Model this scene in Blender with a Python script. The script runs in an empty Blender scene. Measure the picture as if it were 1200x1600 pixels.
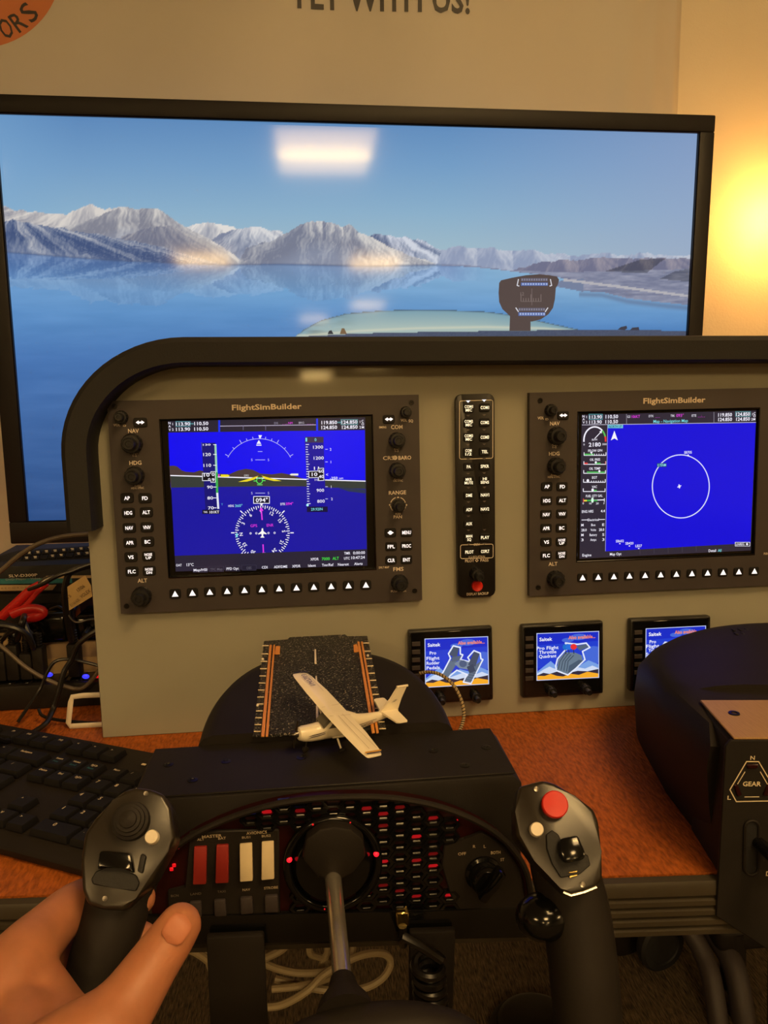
import bpy, bmesh, math, random
import numpy as np
from mathutils import Vector, Matrix

random.seed(7)
SC = bpy.context.scene
COL = SC.collection

# ------------------------------------------------------------------ camera, world, exposure
CAM = Vector((0.19015, -0.749026, 0.343785))            # desk top is z = 0, instrument panel stands on y = 0
MR = Vector((0.994953, -0.098527, -0.019010))           # camera right
MD = Vector((-0.034685, -0.159911, -0.986522))          # camera down
MF = Vector((0.094159, 0.982202, -0.162521))            # camera forward
FPX = 1201.1
cd = bpy.data.cameras.new('camera')
cam = bpy.data.objects.new('camera', cd)
COL.objects.link(cam)
cd.sensor_fit = 'VERTICAL'
cd.sensor_height = 36.0
cd.lens = FPX / 1600.0 * 36.0
cd.clip_start = 0.01
cam.matrix_world = Matrix(((MR.x, -MD.x, -MF.x, CAM.x), (MR.y, -MD.y, -MF.y, CAM.y), (MR.z, -MD.z, -MF.z, CAM.z), (0, 0, 0, 1)))
SC.camera = cam

w = bpy.data.worlds.new('dim_room_air')
SC.world = w
w.use_nodes = True
w.node_tree.nodes['Background'].inputs[0].default_value = (1.0, 0.72, 0.42, 1)
w.node_tree.nodes['Background'].inputs[1].default_value = 0.02

vs = SC.view_settings
SC.display_settings.display_device = 'sRGB'
vs.view_transform = 'Standard'
vs.look = 'None'
vs.gamma = 1.0
vs.exposure = 0.0
vs.use_curve_mapping = False

WARM = (1.0, 0.60, 0.25)          # colour of the ceiling panels
PANEL_W = 43.0                    # watts of one ceiling panel
LAMP = (125.0, 54.0, 10.5)          # light given off by the wall lamp bulb

# ------------------------------------------------------------------ rays from the camera used to read places off the photo
def ray(px, py):
    return MR * ((px - 600) / FPX) + MD * ((py - 800) / FPX) + MF
def at_y(px, py, y):
    d = ray(px, py); return CAM + d * ((y - CAM.y) / d.y)
def at_z(px, py, z):
    d = ray(px, py); return CAM + d * ((z - CAM.z) / d.z)
def at_d(px, py, D):
    return CAM + ray(px, py) * D
def at_pl(px, py, p0, n):
    d = ray(px, py); return CAM + d * (n.dot(p0 - CAM) / n.dot(d))
TILT = math.radians(2.26)
PY = Vector((0, math.cos(TILT), -math.sin(TILT)))       # panel normal, pointing into the panel
PZ = Vector((0, math.sin(TILT), math.cos(TILT)))        # up along the panel
def at_p(px, py, off=0.0):                              # panel coordinates (x, depth, up)
    q = at_pl(px, py, PY * (-off), PY)
    return Vector((q.x, -off, q.dot(PZ)))

# ------------------------------------------------------------------ materials
def lin(c):
    def f(v):
        v /= 255.0
        return v / 12.92 if v <= 0.04045 else ((v + 0.055) / 1.055) ** 2.4
    return tuple(f(v) for v in c[:3])
def mat(name, rgb, rough=0.5, metal=0.0, spec=0.5, bump=None, var=0.08, vscale=30, emis=None, es=0.0, coat=0.0, trans=0.0, sss=0.0, stretch=None):
    m = bpy.data.materials.new(name); m.use_nodes = True
    nt = m.node_tree; b = nt.nodes['Principled BSDF']
    c = lin(rgb)
    tc = nt.nodes.new('ShaderNodeTexCoord')
    src = tc.outputs['Object']
    if stretch:
        mp = nt.nodes.new('ShaderNodeMapping'); mp.inputs['Scale'].default_value = stretch
        nt.links.new(src, mp.inputs[0]); src = mp.outputs[0]
    nz = nt.nodes.new('ShaderNodeTexNoise'); nz.inputs['Scale'].default_value = vscale; nz.inputs['Detail'].default_value = 4
    nt.links.new(src, nz.inputs['Vector'])
    rp = nt.nodes.new('ShaderNodeValToRGB')
    rp.color_ramp.elements[0].position = 0.3; rp.color_ramp.elements[1].position = 0.7
    rp.color_ramp.elements[0].color = tuple(v * (1 - var) for v in c) + (1,)
    rp.color_ramp.elements[1].color = tuple(min(1, v * (1 + var)) for v in c) + (1,)
    nt.links.new(nz.outputs[0], rp.inputs[0]); nt.links.new(rp.outputs[0], b.inputs['Base Color'])
    b.inputs['Roughness'].default_value = rough; b.inputs['Metallic'].default_value = metal
    b.inputs['Specular IOR Level'].default_value = spec
    b.inputs['Coat Weight'].default_value = coat
    b.inputs['Transmission Weight'].default_value = trans
    if sss:
        b.inputs['Subsurface Weight'].default_value = sss
        b.inputs['Subsurface Radius'].default_value = (0.008, 0.003, 0.0015)
        b.inputs['Subsurface Scale'].default_value = 0.4
    if emis:
        b.inputs['Emission Color'].default_value = lin(emis) + (1,); b.inputs['Emission Strength'].default_value = es
    if bump:
        bs, st = bump[:2]
        n2 = nt.nodes.new('ShaderNodeTexNoise'); n2.inputs['Scale'].default_value = bs; n2.inputs['Detail'].default_value = 3
        nt.links.new(src, n2.inputs['Vector'])
        bp = nt.nodes.new('ShaderNodeBump'); bp.inputs['Strength'].default_value = st; bp.inputs['Distance'].default_value = bump[2] if len(bump) > 2 else 0.002
        nt.links.new(n2.outputs[0], bp.inputs['Height']); nt.links.new(bp.outputs[0], b.inputs['Normal'])
    return m
def attr_mat(name, emit, strength=1.0, rough=0.5, spec=0.5):
    m = bpy.data.materials.new(name); m.use_nodes = True
    nt = m.node_tree; b = nt.nodes['Principled BSDF']
    a = nt.nodes.new('ShaderNodeAttribute'); a.attribute_name = 'Col'
    b.inputs['Roughness'].default_value = rough; b.inputs['Specular IOR Level'].default_value = spec
    if emit:
        b.inputs['Base Color'].default_value = (0.005, 0.005, 0.006, 1)
        nt.links.new(a.outputs['Color'], b.inputs['Emission Color']); b.inputs['Emission Strength'].default_value = strength
    else:
        nt.links.new(a.outputs['Color'], b.inputs['Base Color'])
    return m

M = {}
M['wall'] = mat('painted_wall', (214, 206, 190), 0.75, bump=(260, 0.25, 0.002), vscale=6, var=0.03)
M['ceiling'] = mat('ceiling_tile', (200, 198, 190), 0.9, bump=(120, 0.3), var=0.05)
M['banner'] = mat('banner_vinyl', (190, 184, 176), 0.5, bump=(5, 0.35, 0.02), vscale=4, var=0.02)
M['carpet'] = mat('ribbed_carpet', (86, 72, 52), 0.95, bump=(330, 1.0, 0.008), vscale=400, var=0.9, stretch=(1.0, 0.13, 1.0))
M['black'] = mat('black_plastic', (31, 27, 24), 0.58, spec=0.22, bump=(900, 0.15, 0.0005))
M['black_matte'] = mat('black_textured_metal', (31, 28, 26), 0.55, spec=0.25, bump=(1400, 0.25, 0.0004))
M['black_gloss'] = mat('glossy_black_plastic', (12, 12, 12), 0.14, bump=(40, 0.03))
M['head'] = mat('olive_black_gloss', (35, 30, 23), 0.3, bump=(40, 0.02))
M['foam'] = mat('black_foam', (18, 18, 20), 0.7, bump=(700, 0.3, 0.0006))
M['bezel'] = mat('display_bezel', (54, 48, 49), 0.55, bump=(1500, 0.1, 0.0003))
M['bezel_dark'] = mat('dark_display_bezel', (20, 19, 20), 0.35)
M['button'] = mat('rubber_button', (16, 15, 17), 0.55, spec=0.3)
M['knob'] = mat('rubber_knob', (17, 17, 19), 0.38)
M['panel'] = mat('grey_panel_board', (146, 144, 132), 0.06, spec=0.3, vscale=8, var=0.03)
M['tv_bezel'] = mat('tv_bezel', (25, 23, 26), 0.5, spec=0.3)
M['metal'] = mat('screw_metal', (120, 116, 110), 0.35, metal=1.0)
M['screw'] = mat('black_screw', (40, 38, 36), 0.3, metal=0.7)
M['chrome'] = mat('chrome_shaft', (216, 210, 198), 0.24, metal=0.88)
M['gold'] = mat('gold_metal', (205, 180, 110), 0.25, metal=1.0)
M['bronze'] = mat('brushed_bronze_plate', (186, 150, 108), 0.55, metal=0.45, vscale=60, stretch=(40, 2, 1), var=0.1)
M['desk'] = mat('orange_wood_grain', (158, 84, 31), 0.55, spec=0.2, bump=(420, 0.8, 0.0015), vscale=420, var=0.38, stretch=(1.0, 0.30, 1.0))
M['trim'] = mat('ribbed_edge_trim', (56, 50, 39), 0.42)
M['red_plastic'] = mat('red_plastic', (176, 30, 26), 0.35)
M['red_button'] = mat('red_button', (200, 34, 22), 0.3)
M['red_switch'] = mat('dark_red_switch', (136, 32, 26), 0.5)
M['cream'] = mat('cream_switch', (222, 206, 172), 0.45)
M['white'] = mat('white_plastic', (226, 216, 196), 0.35)
M['white_paint'] = mat('white_painted_metal', (214, 204, 186), 0.4)
M['airframe'] = mat('white_enamel', (240, 230, 206), 0.28, coat=0.3)
M['window'] = mat('clear_canopy', (92, 88, 80), 0.12, coat=0.6)
M['asphalt'] = mat('sparkling_asphalt', (20, 19, 18), 0.3, bump=(700, 1.0, 0.003), vscale=620, var=0.9)
_a = M['asphalt'].node_tree; _r = [n for n in _a.nodes if n.type == 'VALTORGB'][0].color_ramp
_r.elements[0].position = .59; _r.elements[1].position = .67; _r.elements[0].color = (.008, .008, .007, 1); _r.elements[1].color = (.42, .38, .30, 1)  # sparkle of the surface put into the colour as pale specks
M['orange'] = mat('orange_strip', (214, 142, 66), 0.45)
M['skin'] = mat('skin', (172, 112, 80), 0.5, bump=(330, 0.12, 0.001), vscale=70, var=0.1, sss=0.25)
M['nail'] = mat('finger_nail', (184, 116, 86), 0.45, spec=0.3)
M['paper'] = mat('paper_tag', (206, 176, 120), 0.7)
M['card'] = mat('brown_card', (176, 150, 112), 0.8)
M['teal'] = mat('teal_print', (40, 110, 120), 0.4)
M['cable'] = mat('black_cable', (20, 18, 17), 0.32)
M['cable_grey'] = mat('grey_cable', (92, 80, 66), 0.45)
M['cable_beige'] = mat('beige_cable', (150, 136, 106), 0.5)
M['braid'] = mat('braided_cable', (172, 152, 112), 0.5)
M['red_glass'] = mat('red_tinted_plastic', (38, 6, 6), 0.4, spec=0.25)
M['led_red'] = mat('red_led', (90, 0, 4), 0.3, emis=(255, 20, 30), es=.75)
for _i, _e in enumerate((.10, .22, .45)): M['cell_glow%d' % _i] = mat('red_backlit_window_%s' % 'abc'[_i], (70, 8, 10), 0.4, emis=(235, 22, 34), es=_e)
M['led_bright'] = mat('bright_red_led', (120, 0, 8), 0.3, emis=(255, 24, 36), es=2.5)
M['led_blue'] = mat('blue_led', (10, 10, 90), 0.3, emis=(60, 60, 255), es=1.2)
M['legend_lit'] = mat('backlit_legend', (200, 200, 200), 0.5, emis=(255, 250, 255), es=0.95)
M['legend_warm'] = mat('backlit_warm_legend', (200, 200, 200), 0.5, emis=(255, 244, 205), es=0.9)
M['lamp_glass'] = mat('glowing_bulb', (255, 240, 200), 0.3, emis=(255, 214, 130), es=1.0)
_b = M['lamp_glass'].node_tree.nodes['Principled BSDF']; _b.inputs['Emission Color'].default_value = tuple(v / LAMP[0] for v in LAMP) + (1,); _b.inputs['Emission Strength'].default_value = LAMP[0]
M['diffuser'] = mat('light_diffuser', (235, 230, 215), 0.6, emis=(255, 226, 170), es=2.5)
M['tube_glow'] = mat('glowing_tube', (255, 240, 200), 0.5, emis=(255, 214, 128), es=55.0)
M['print'] = attr_mat('printed_ink', False)
M['display'] = attr_mat('lit_display', True, 1.0, 0.12, 0.5)
M['tv_picture'] = attr_mat('television_picture', True, 1.0, 0.07, 0.28)

# ------------------------------------------------------------------ mesh builder
class MB:
    def __init__(s):
        s.bm = bmesh.new()
    def _faces(s, rings, closed=True, cap=True):
        for a, b in zip(rings, rings[1:]):
            n = len(a)
            for i in range(n if closed else n - 1):
                j = (i + 1) % n
                s.bm.faces.new((a[i], a[j], b[j], b[i]))
        if cap:
            s.bm.faces.new(list(reversed(rings[0]))); s.bm.faces.new(rings[-1])
    def loft(s, rings, closed=True, cap=True):
        rr = [[s.bm.verts.new(Vector(p)) for p in r] for r in rings]
        s._faces(rr, closed, cap); return s
    def prism(s, pts, vec, bev=0.0, seg=2, only=None):
        vec = Vector(vec)
        a = [s.bm.verts.new(Vector(p)) for p in pts]; b = [s.bm.verts.new(Vector(p) + vec) for p in pts]
        n0 = set(s.bm.faces)
        s._faces([a, b])
        if bev > 0:
            vs_ = set(a + b)
            ed = [e for e in s.bm.edges if e.verts[0] in vs_ and e.verts[1] in vs_]
            if only == 'start': ed = [e for e in ed if e.verts[0] in set(a) and e.verts[1] in set(a)]
            bmesh.ops.bevel(s.bm, geom=ed, offset=bev, segments=seg, affect='EDGES', profile=0.5, clamp_overlap=True)
        return s
    def box(s, c, size, bev=0.0, seg=2, axes=None):
        X, Y, Z = axes or (Vector((1, 0, 0)), Vector((0, 1, 0)), Vector((0, 0, 1)))
        c = Vector(c); hx, hy, hz = (v / 2 for v in size)
        p = [c + X * a * hx + Y * b * hy - Z * hz for a, b in ((-1, -1), (1, -1), (1, 1), (-1, 1))]
        return s.prism(p, Z * hz * 2, bev, seg)
    def tube(s, pts, r, seg=8, closed=False, cap=True):
        pts = [Vector(p) for p in pts]; n = len(pts)
        rad = r if isinstance(r, (list, tuple)) else [r] * n
        rings = []; prev = None
        for i, p in enumerate(pts):
            if closed: t = pts[(i + 1) % n] - pts[i - 1]
            else: t = pts[min(i + 1, n - 1)] - pts[max(i - 1, 0)]
            t = t.normalized() if t.length > 1e-9 else Vector((0, 0, 1))
            if prev is None:
                u = t.cross(Vector((0, 0, 1)))
                if u.length < 0.05: u = t.cross(Vector((1, 0, 0)))
            else:
                u = prev - t * prev.dot(t)
            u.normalize(); prev = u; v = t.cross(u)
            rr = rad[i]
            ru, rv = rr if isinstance(rr, tuple) else (rr, rr)
            rings.append([s.bm.verts.new(p + u * math.cos(a) * ru + v * math.sin(a) * rv) for a in [2 * math.pi * k / seg for k in range(seg)]])
        if closed:
            rings.append(rings[0]); s._faces(rings, True, False)
        else:
            s._faces(rings, True, cap)
        return s
    def lathe(s, prof, o, axis, seg=24):
        o = Vector(o); ax = Vector(axis).normalized()
        u = ax.orthogonal().normalized(); v = ax.cross(u)
        rings = [[s.bm.verts.new(o + ax * h + (u * math.cos(a) + v * math.sin(a)) * max(r, 1e-5)) for a in [2 * math.pi * k / seg for k in range(seg)]] for r, h in prof]
        s._faces(rings); return s
    def sphere(s, c, r, seg=16, ring=10):
        c = Vector(c); r = (r, r, r) if not isinstance(r, (tuple, list)) else r
        rings = []
        for i in range(1, ring):
            t = math.pi * i / ring
            rings.append([s.bm.verts.new(c + Vector((math.sin(t) * math.cos(a) * r[0], math.sin(t) * math.sin(a) * r[1], -math.cos(t) * r[2]))) for a in [2 * math.pi * k / seg for k in range(seg)]])
        s._faces(rings); return s
    def mesh(s, name, xf=None, flat=False, ang=38):
        bm = s.bm
        if xf is not None: bmesh.ops.transform(bm, matrix=xf, verts=bm.verts)
        bmesh.ops.recalc_face_normals(bm, faces=bm.faces)
        if not flat:
            for f in bm.faces: f.smooth = True
            lim = math.radians(ang)
            for e in bm.edges:
                e.smooth = not (len(e.link_faces) == 2 and e.calc_face_angle(0) > lim)
        me = bpy.data.meshes.new(name); bm.to_mesh(me); bm.free(); return me

XF = {}                                                # world matrix of each thing
def set_props(o, label=None, cat=None, group=None, kind=None):
    if label: o['label'] = label
    if cat: o['category'] = cat
    if group: o['group'] = group
    if kind: o['kind'] = kind
def thing(name, label, cat, loc=(0, 0, 0), rot=(0, 0, 0), group=None, kind=None):
    o = bpy.data.objects.new(name, None); COL.objects.link(o)
    o.empty_display_size = 0.02
    o.location = loc; o.rotation_euler = rot
    XF[o.name] = Matrix.LocRotScale(Vector(loc), bpy_euler(rot), None)
    set_props(o, label, cat, group, kind); return o
def bpy_euler(r):
    from mathutils import Euler
    return Euler(r)
def top(o):
    while o.parent: o = o.parent
    return o
def part(name, mb, m, parent=None, label=None, world=True, loc=None, kind=None, flat=False):
    """link one mesh object; world=True: its vertices are world points and are moved into the thing's own frame"""
    if isinstance(mb, MB):
        xf = None
        if parent is not None and world:
            xf = XF[top(parent).name].inverted()
        me = mb.mesh(name, xf, flat)
    else:
        me = mb
    if m is not None and not me.materials: me.materials.append(M[m])
    o = bpy.data.objects.new(name, me); COL.objects.link(o)
    if parent is not None: o.parent = parent
    if loc is not None: o.location = loc
    set_props(o, label, None, None, kind); return o
def solo(name, mb, m, label, cat, group=None, kind=None, org=None):
    """a thing that is one mesh, its origin moved to org"""
    me = mb.mesh(name, Matrix.Translation(-Vector(org)) if org is not None else None)
    if m: me.materials.append(M[m])
    o = bpy.data.objects.new(name, me); COL.objects.link(o)
    if org is not None: o.location = org
    XF[o.name] = Matrix.Translation(Vector(org)) if org is not None else Matrix()
    set_props(o, label, cat, group, kind); return o
def struct(name, mb, m):
    o = part(name, mb, m); o['kind'] = 'structure'; XF[o.name] = Matrix(); return o

def smooth(pts, n=8):
    """Catmull-Rom through points"""
    P = [Vector(p) for p in pts]; P = [P[0] * 2 - P[1]] + P + [P[-1] * 2 - P[-2]]
    out = []
    for i in range(1, len(P) - 2):
        for k in range(n):
            t = k / n; a, b, c, d = P[i - 1:i + 3]
            out.append(0.5 * (2 * b + (c - a) * t + (2 * a - 5 * b + 4 * c - d) * t * t + (3 * b - a - 3 * c + d) * t ** 3))
    out.append(P[-2]); return out

# ------------------------------------------------------------------ flat print, lettering and screen graphics
TXT = {}
def text2d(s, bold=0.0):
    k = (s, bold)
    if k not in TXT:
        cu = bpy.data.curves.new('lettering', 'FONT'); cu.body = s; cu.size = 1; cu.offset = bold; cu.resolution_u = 2
        ob = bpy.data.objects.new('lettering', cu)
        me = bpy.data.meshes.new_from_object(ob)
        v = np.array([(q.co.x, q.co.y) for q in me.vertices]) if len(me.vertices) else np.zeros((0, 2))
        f = [tuple(p.vertices) for p in me.polygons]
        bpy.data.objects.remove(ob); bpy.data.curves.remove(cu); bpy.data.meshes.remove(me)
        if len(v):
            x0, x1 = v[:, 0].min(), v[:, 0].max(); v[:, 0] -= (x0 + x1) / 2
            v[:, 1] -= 0.36
            TXT[k] = (v / 0.72, f, (x1 - x0) / 0.72)
        else: TXT[k] = (v, f, 0)
    return TXT[k]
class Deck:
    """flat coloured shapes on one surface; fn(px, py, off) gives the local point, u and v the surface's right and up"""
    def __init__(s, fn, u=(1, 0, 0), v=(0, 0, 1), off=0.0, step=0.000004):
        s.fn, s.u, s.v, s.off, s.step = fn, Vector(u), Vector(v), off, step
        s.V, s.F, s.C = [], [], []; s.n = 0
    def lift(s): s.n += 1; return s.off + s.n * s.step
    def scale(s, px, py): return (s.fn(px + 1, py, s.off) - s.fn(px, py, s.off)).length
    def _add(s, pts, faces, col):
        b = len(s.V); s.V += [tuple(p) for p in pts]; s.F += [tuple(b + i for i in f) for f in faces]
        c = lin(col); s.C += [c] * len(faces)
    def poly(s, pts, col, off=None):
        o = s.lift() if off is None else off
        s._add([s.fn(x, y, o) for x, y in pts], [tuple(range(len(pts)))], col); return s
    def rect(s, x0, y0, x1, y1, col): return s.poly([(x0, y0), (x1, y0), (x1, y1), (x0, y1)], col)
    def line(s, pts, w, col, closed=False):
        o = s.lift(); P = [Vector((x, y)) for x, y in pts]
        if closed: P.append(P[0])
        for a, b in zip(P, P[1:]):
            d = b - a
            if d.length < 1e-6: continue
            n = Vector((-d.y, d.x)).normalized() * (w / 2)
            e = d.normalized() * (w * 0.25)
            s._add([s.fn(q.x, q.y, o) for q in (a - e + n, b + e + n, b + e - n, a - e - n)], [(0, 1, 2, 3)], col)
        return s
    def text(s, t, px, py, h, col, w=None, bold=0.0, ang=0.0, align='C'):
        v, f, tw = text2d(t, bold)
        if not f: return s
        o = s.lift(); k = s.scale(px, py); c = s.fn(px, py, o)
        hx = h * k; wx = hx if w is None else w * k / max(tw, 1e-6)
        ca, sa = math.cos(ang), math.sin(ang)
        sh = 0 if align == 'C' else (tw * wx / 2 if align == 'L' else -tw * wx / 2)
        s._add([c + s.u * ((x * wx + sh) * ca - y * hx * sa) + s.v * ((x * wx + sh) * sa + y * hx * ca) for x, y in v], f, col); return s
    def disc(s, px, py, rx, ry, col, n=24): return s.poly([(px + rx * math.cos(2 * math.pi * i / n), py + ry * math.sin(2 * math.pi * i / n)) for i in range(n)], col)
    def arc(s, px, py, rx, ry, a0, a1, w, col, n=32):
        return s.line([(px + rx * math.cos(a0 + (a1 - a0) * i / n), py - ry * math.sin(a0 + (a1 - a0) * i / n)) for i in range(n + 1)], w, col)
    def mesh(s, name, m):
        me = bpy.data.meshes.new(name); me.from_pydata(s.V, [], s.F)
        at = me.color_attributes.new('Col', 'FLOAT_COLOR', 'CORNER')
        buf = []
        for p, c in zip(me.polygons, s.C): buf += list(c + (1.0,)) * p.loop_total
        at.data.foreach_set('color', buf)
        me.materials.append(M[m]); return me
    def build(s, name, m, parent, label=None):
        return part(name, s.mesh(name, m), None, parent, label, kind='stuff')
WHITE, CYAN, MAG, GREEN = (245, 242, 255), (120, 215, 225), (235, 60, 235), (70, 225, 70)
PRINT = (228, 216, 200)

# ------------------------------------------------------------------ the setting
FL, CE, BACK, FRONT, LEFT, RIGHT = -0.74, 1.90, 0.74, -18.0, -5.0, 5.5
struct('wall_back', MB().box(((LEFT + RIGHT) / 2, BACK + 0.05, (FL + CE) / 2), (RIGHT - LEFT + .2, 0.1, CE - FL)), 'wall')
struct('wall_front', MB().box(((LEFT + RIGHT) / 2, FRONT - 0.05, (FL + CE) / 2), (RIGHT - LEFT + .2, 0.1, CE - FL)), 'wall')
struct('wall_left', MB().box((LEFT - 0.05, (BACK + FRONT) / 2, (FL + CE) / 2), (0.1, BACK - FRONT, CE - FL)), 'wall')
struct('wall_right', MB().box((RIGHT + 0.05, (BACK + FRONT) / 2, (FL + CE) / 2), (0.1, BACK - FRONT, CE - FL)), 'wall')
struct('floor', MB().box(((LEFT + RIGHT) / 2, (BACK + FRONT) / 2, FL - 0.05), (RIGHT - LEFT + .2, BACK - FRONT + .2, 0.1)), 'carpet')
struct('ceiling', MB().box(((LEFT + RIGHT) / 2, (BACK + FRONT) / 2, CE + 0.05), (RIGHT - LEFT + .2, BACK - FRONT + .2, 0.1)), 'ceiling')

def ceiling_light(x, y, label, k=1.0):
    t = thing('ceiling_light', label, 'ceiling light', (x, y, CE), group='ceiling light panels of the room')
    f = MB()
    for sx, sy, cx, cy in ((.70, .03, 0, .535), (.70, .03, 0, -.535), (.03, 1.04, .335, 0), (.03, 1.04, -.335, 0)):
        f.box((cx, cy, -.012), (sx, sy, .024), .003)
    part('frame', f, 'white_paint', t, world=False)
    part('diffuser', MB().box((0, 0, -.006), (.64, 1.04, .008)), 'diffuser', t, world=False)
    part('tube', MB().tube([(-.30, 0, -.05), (.30, 0, -.05)], .022, 12), 'tube_glow', t, world=False)
    ld = bpy.data.lights.new('ceiling_light_glow', 'AREA'); ld.shape = 'RECTANGLE'; ld.size = .62; ld.size_y = 1.0
    ld.energy = PANEL_W * k; ld.color = WARM
    lo = bpy.data.objects.new('glow', ld); COL.objects.link(lo); lo.parent = t; lo.location = (0, 0, -.03)
ceiling_light(0.36, -3.6, 'ceiling light panel behind the viewer, mirrored at the top of the big screen')
ceiling_light(-1.0, -7.9, 'far ceiling light panel mirrored on the snowy slope left of the screen middle')
ceiling_light(1.10, -8.2, 'far ceiling light panel mirrored on the snowy slope near the screen middle')
ceiling_light(1.40, -13.3, 'farthest ceiling light panel mirrored faintly on the water of the screen')
ceiling_light(0.40, -16.2, 'ceiling light panel mirrored as a thin bar at the top of the grey panel')
ceiling_light(0.95, -1.40, 'ceiling light panel nearly overhead, just behind the seat at the desk', 0.62)
ceiling_light(3.90, -3.4, 'added ceiling light panel behind the viewer on the right, outside the picture', 1.0)  # unseen panel added for more frontal light on the instruments
ceiling_light(-2.2, -3.6, 'added ceiling light panel behind the viewer on the left, outside the picture', 1.0)  # its left counterpart, likewise added to brighten the front of things

# banner on the back wall
bt = thing('banner', 'pale vinyl banner on the wall above the television', 'banner', (0.2, BACK, 1.0))
def banner_y(x, z):
    q = math.exp(-((x - 0.80) / 0.03) ** 2) * 0.004 + math.exp(-((x - 0.845) / 0.012) ** 2) * 0.003
    q += 0.0065 * math.sin(9 * (x + 0.5 * z)) * math.exp(-((x - 0.55) / 0.25) ** 2) + 0.005 * math.sin(14 * x - 6 * z) * math.exp(-((x - .1) / .3) ** 2)
    return BACK - 0.016 - q
mb = MB(); nx, nz = 150, 24
g = [[mb.bm.verts.new((x, banner_y(x, z), z)) for x in [-.75 + (0.893 + .75) * i / nx + (0 if i < nx else 0.0) for i in range(nx + 1)]] for z in [0.55 + 0.95 * k / nz for k in range(nz + 1)]]
for a, b in zip(g, g[1:]):
    for i in range(nx): mb.bm.faces.new((a[i], a[i + 1], b[i + 1], b[i]))
gm = part('sheet', mb, 'banner', bt)
sm = gm.modifiers.new('thickness', 'SOLIDIFY'); sm.thickness = 0.0012; sm.offset = 1.0
part('hem', MB().tube([(0.893, BACK - 0.013, .55), (0.893, BACK - 0.013, 1.5)], 0.0035, 8), 'banner', bt)
bfn = lambda px, py, off: (lambda q: Vector((q.x, banner_y(q.x, q.z) - 0.0016 - off, q.z)))(at_y(px, py, BACK - 0.013))
xfb = XF[bt.name].inverted()
dk = Deck(lambda x, y, o: xfb @ bfn(x, y, o))
for i_ in range(14):
    for k in range(72):
        a0_, a1_ = 2 * math.pi * k / 72, 2 * math.pi * (k + 1) / 72; r0_, r1_ = 127 * i_ / 14 + .01, 127 * (i_ + 1) / 14
        dk.poly([(-30 + r_ * math.cos(a_), -50 + r_ * math.sin(a_)) for r_, a_ in ((r0_, a0_), (r1_, a0_), (r1_, a1_), (r0_, a1_))], (196, 116, 70), .0001)
on_sheet = lambda d, gap: [tuple(xfb @ Vector((q.x, banner_y(q.x, q.z) - .0012 - gap, q.z))) for q in (XF[bt.name] @ Vector(p) for p in d.V)]
dk.V = on_sheet(dk, .0003)
dk.build('logo_disc', 'print', bt, 'orange round logo patch')
dk = Deck(lambda x, y, o: xfb @ bfn(x, y, o), off=.0003)
for ch, a in (('T', -82), ('O', -67), ('R', -55), ('S', -43)):
    r = 104; dk.text(ch, -30 + r * math.cos(math.radians(a)), -50 - r * math.sin(math.radians(a)), 30, (46, 40, 40), bold=.01, ang=math.radians(a + 90), w=19 if ch != 'T' else 17)
dk.V = on_sheet(dk, .0008); dk.build('logo_lettering', 'print', bt)
dk = Deck(lambda x, y, o: xfb @ bfn(x, y, o), off=.0002)
dk.text('FLY WITH US!', 600, -4, 42, (38, 32, 36), w=268, bold=.022, ang=-.012)
dk.V = [tuple(xfb @ Vector((q.x, banner_y(q.x, q.z) - .002, q.z))) for q in (XF[bt.name] @ Vector(p) for p in dk.V)]
dk.build('lettering', 'print', bt)

# wall lamp at the right edge
lp = at_y(1238, 332, 0.655)
lt = thing('wall_lamp', 'glowing globe wall lamp right of the television', 'lamp', (lp.x, BACK, lp.z))
part('back_plate', MB().lathe([(.035, 0), (.035, .010), (.028, .016)], (lp.x + .05, BACK, lp.z), (0, -1, 0)), 'white_paint', lt)
part('socket', MB().lathe([(.012, 0), (.014, .045)], (lp.x + .045, BACK - .014, lp.z), (-.55, -1, 0)), 'white_paint', lt)
part('bulb', MB().sphere(lp, .025, 20, 12), 'lamp_glass', lt)

# desk: front edge is slightly skewed to the wall
DS = -0.0731
def desk_y(x): return -0.246 + DS * (x + 0.03)
dt = thing('desk', 'orange wood grain desk with a black ribbed front edge', 'desk', (0.4, 0.2, -0.74))
X0, X1 = -0.95, 1.9
part('desk_top', MB().prism([(X0, desk_y(X0) + .003, -.038), (X1, desk_y(X1) + .003, -.038), (X1, .70, -.038), (X0, .70, -.038)], (0, 0, .038)), 'desk', dt)
e = Vector((1, DS, 0)).normalized(); nrm = Vector((e.y, -e.x, 0))
base = [(0, 0), (.004, -.001), (.006, -.004), (.006, -.0105)]
prof = [(0, .0002), (.005, -.0008), (.0065, -.004), (.0065, -.011)]
z = -.011
for k in range(4):
    prof += [(.003, z - .0012), (.003, z - .0026), (.0068, z - .0040), (.0068, z - .0075)]; z -= .0075
prof += [(.004, z - .002), (0, z - .002)]
rings = []
for x in (X0, X1):
    rings.append([Vector((x, desk_y(x), 0)) + nrm * a + Vector((0, 0, zz)) for a, zz in prof])
part('edge_trim', MB().loft(rings), 'trim', dt, 'black ribbed edge strip')
for x in (X0 + .05, X1 - .05):
    for y in (desk_y(x) + .06, .64):
        part('leg', MB().box((x, y, -.389), (.06, .06, .702), .004), 'black_matte', dt)

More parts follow.
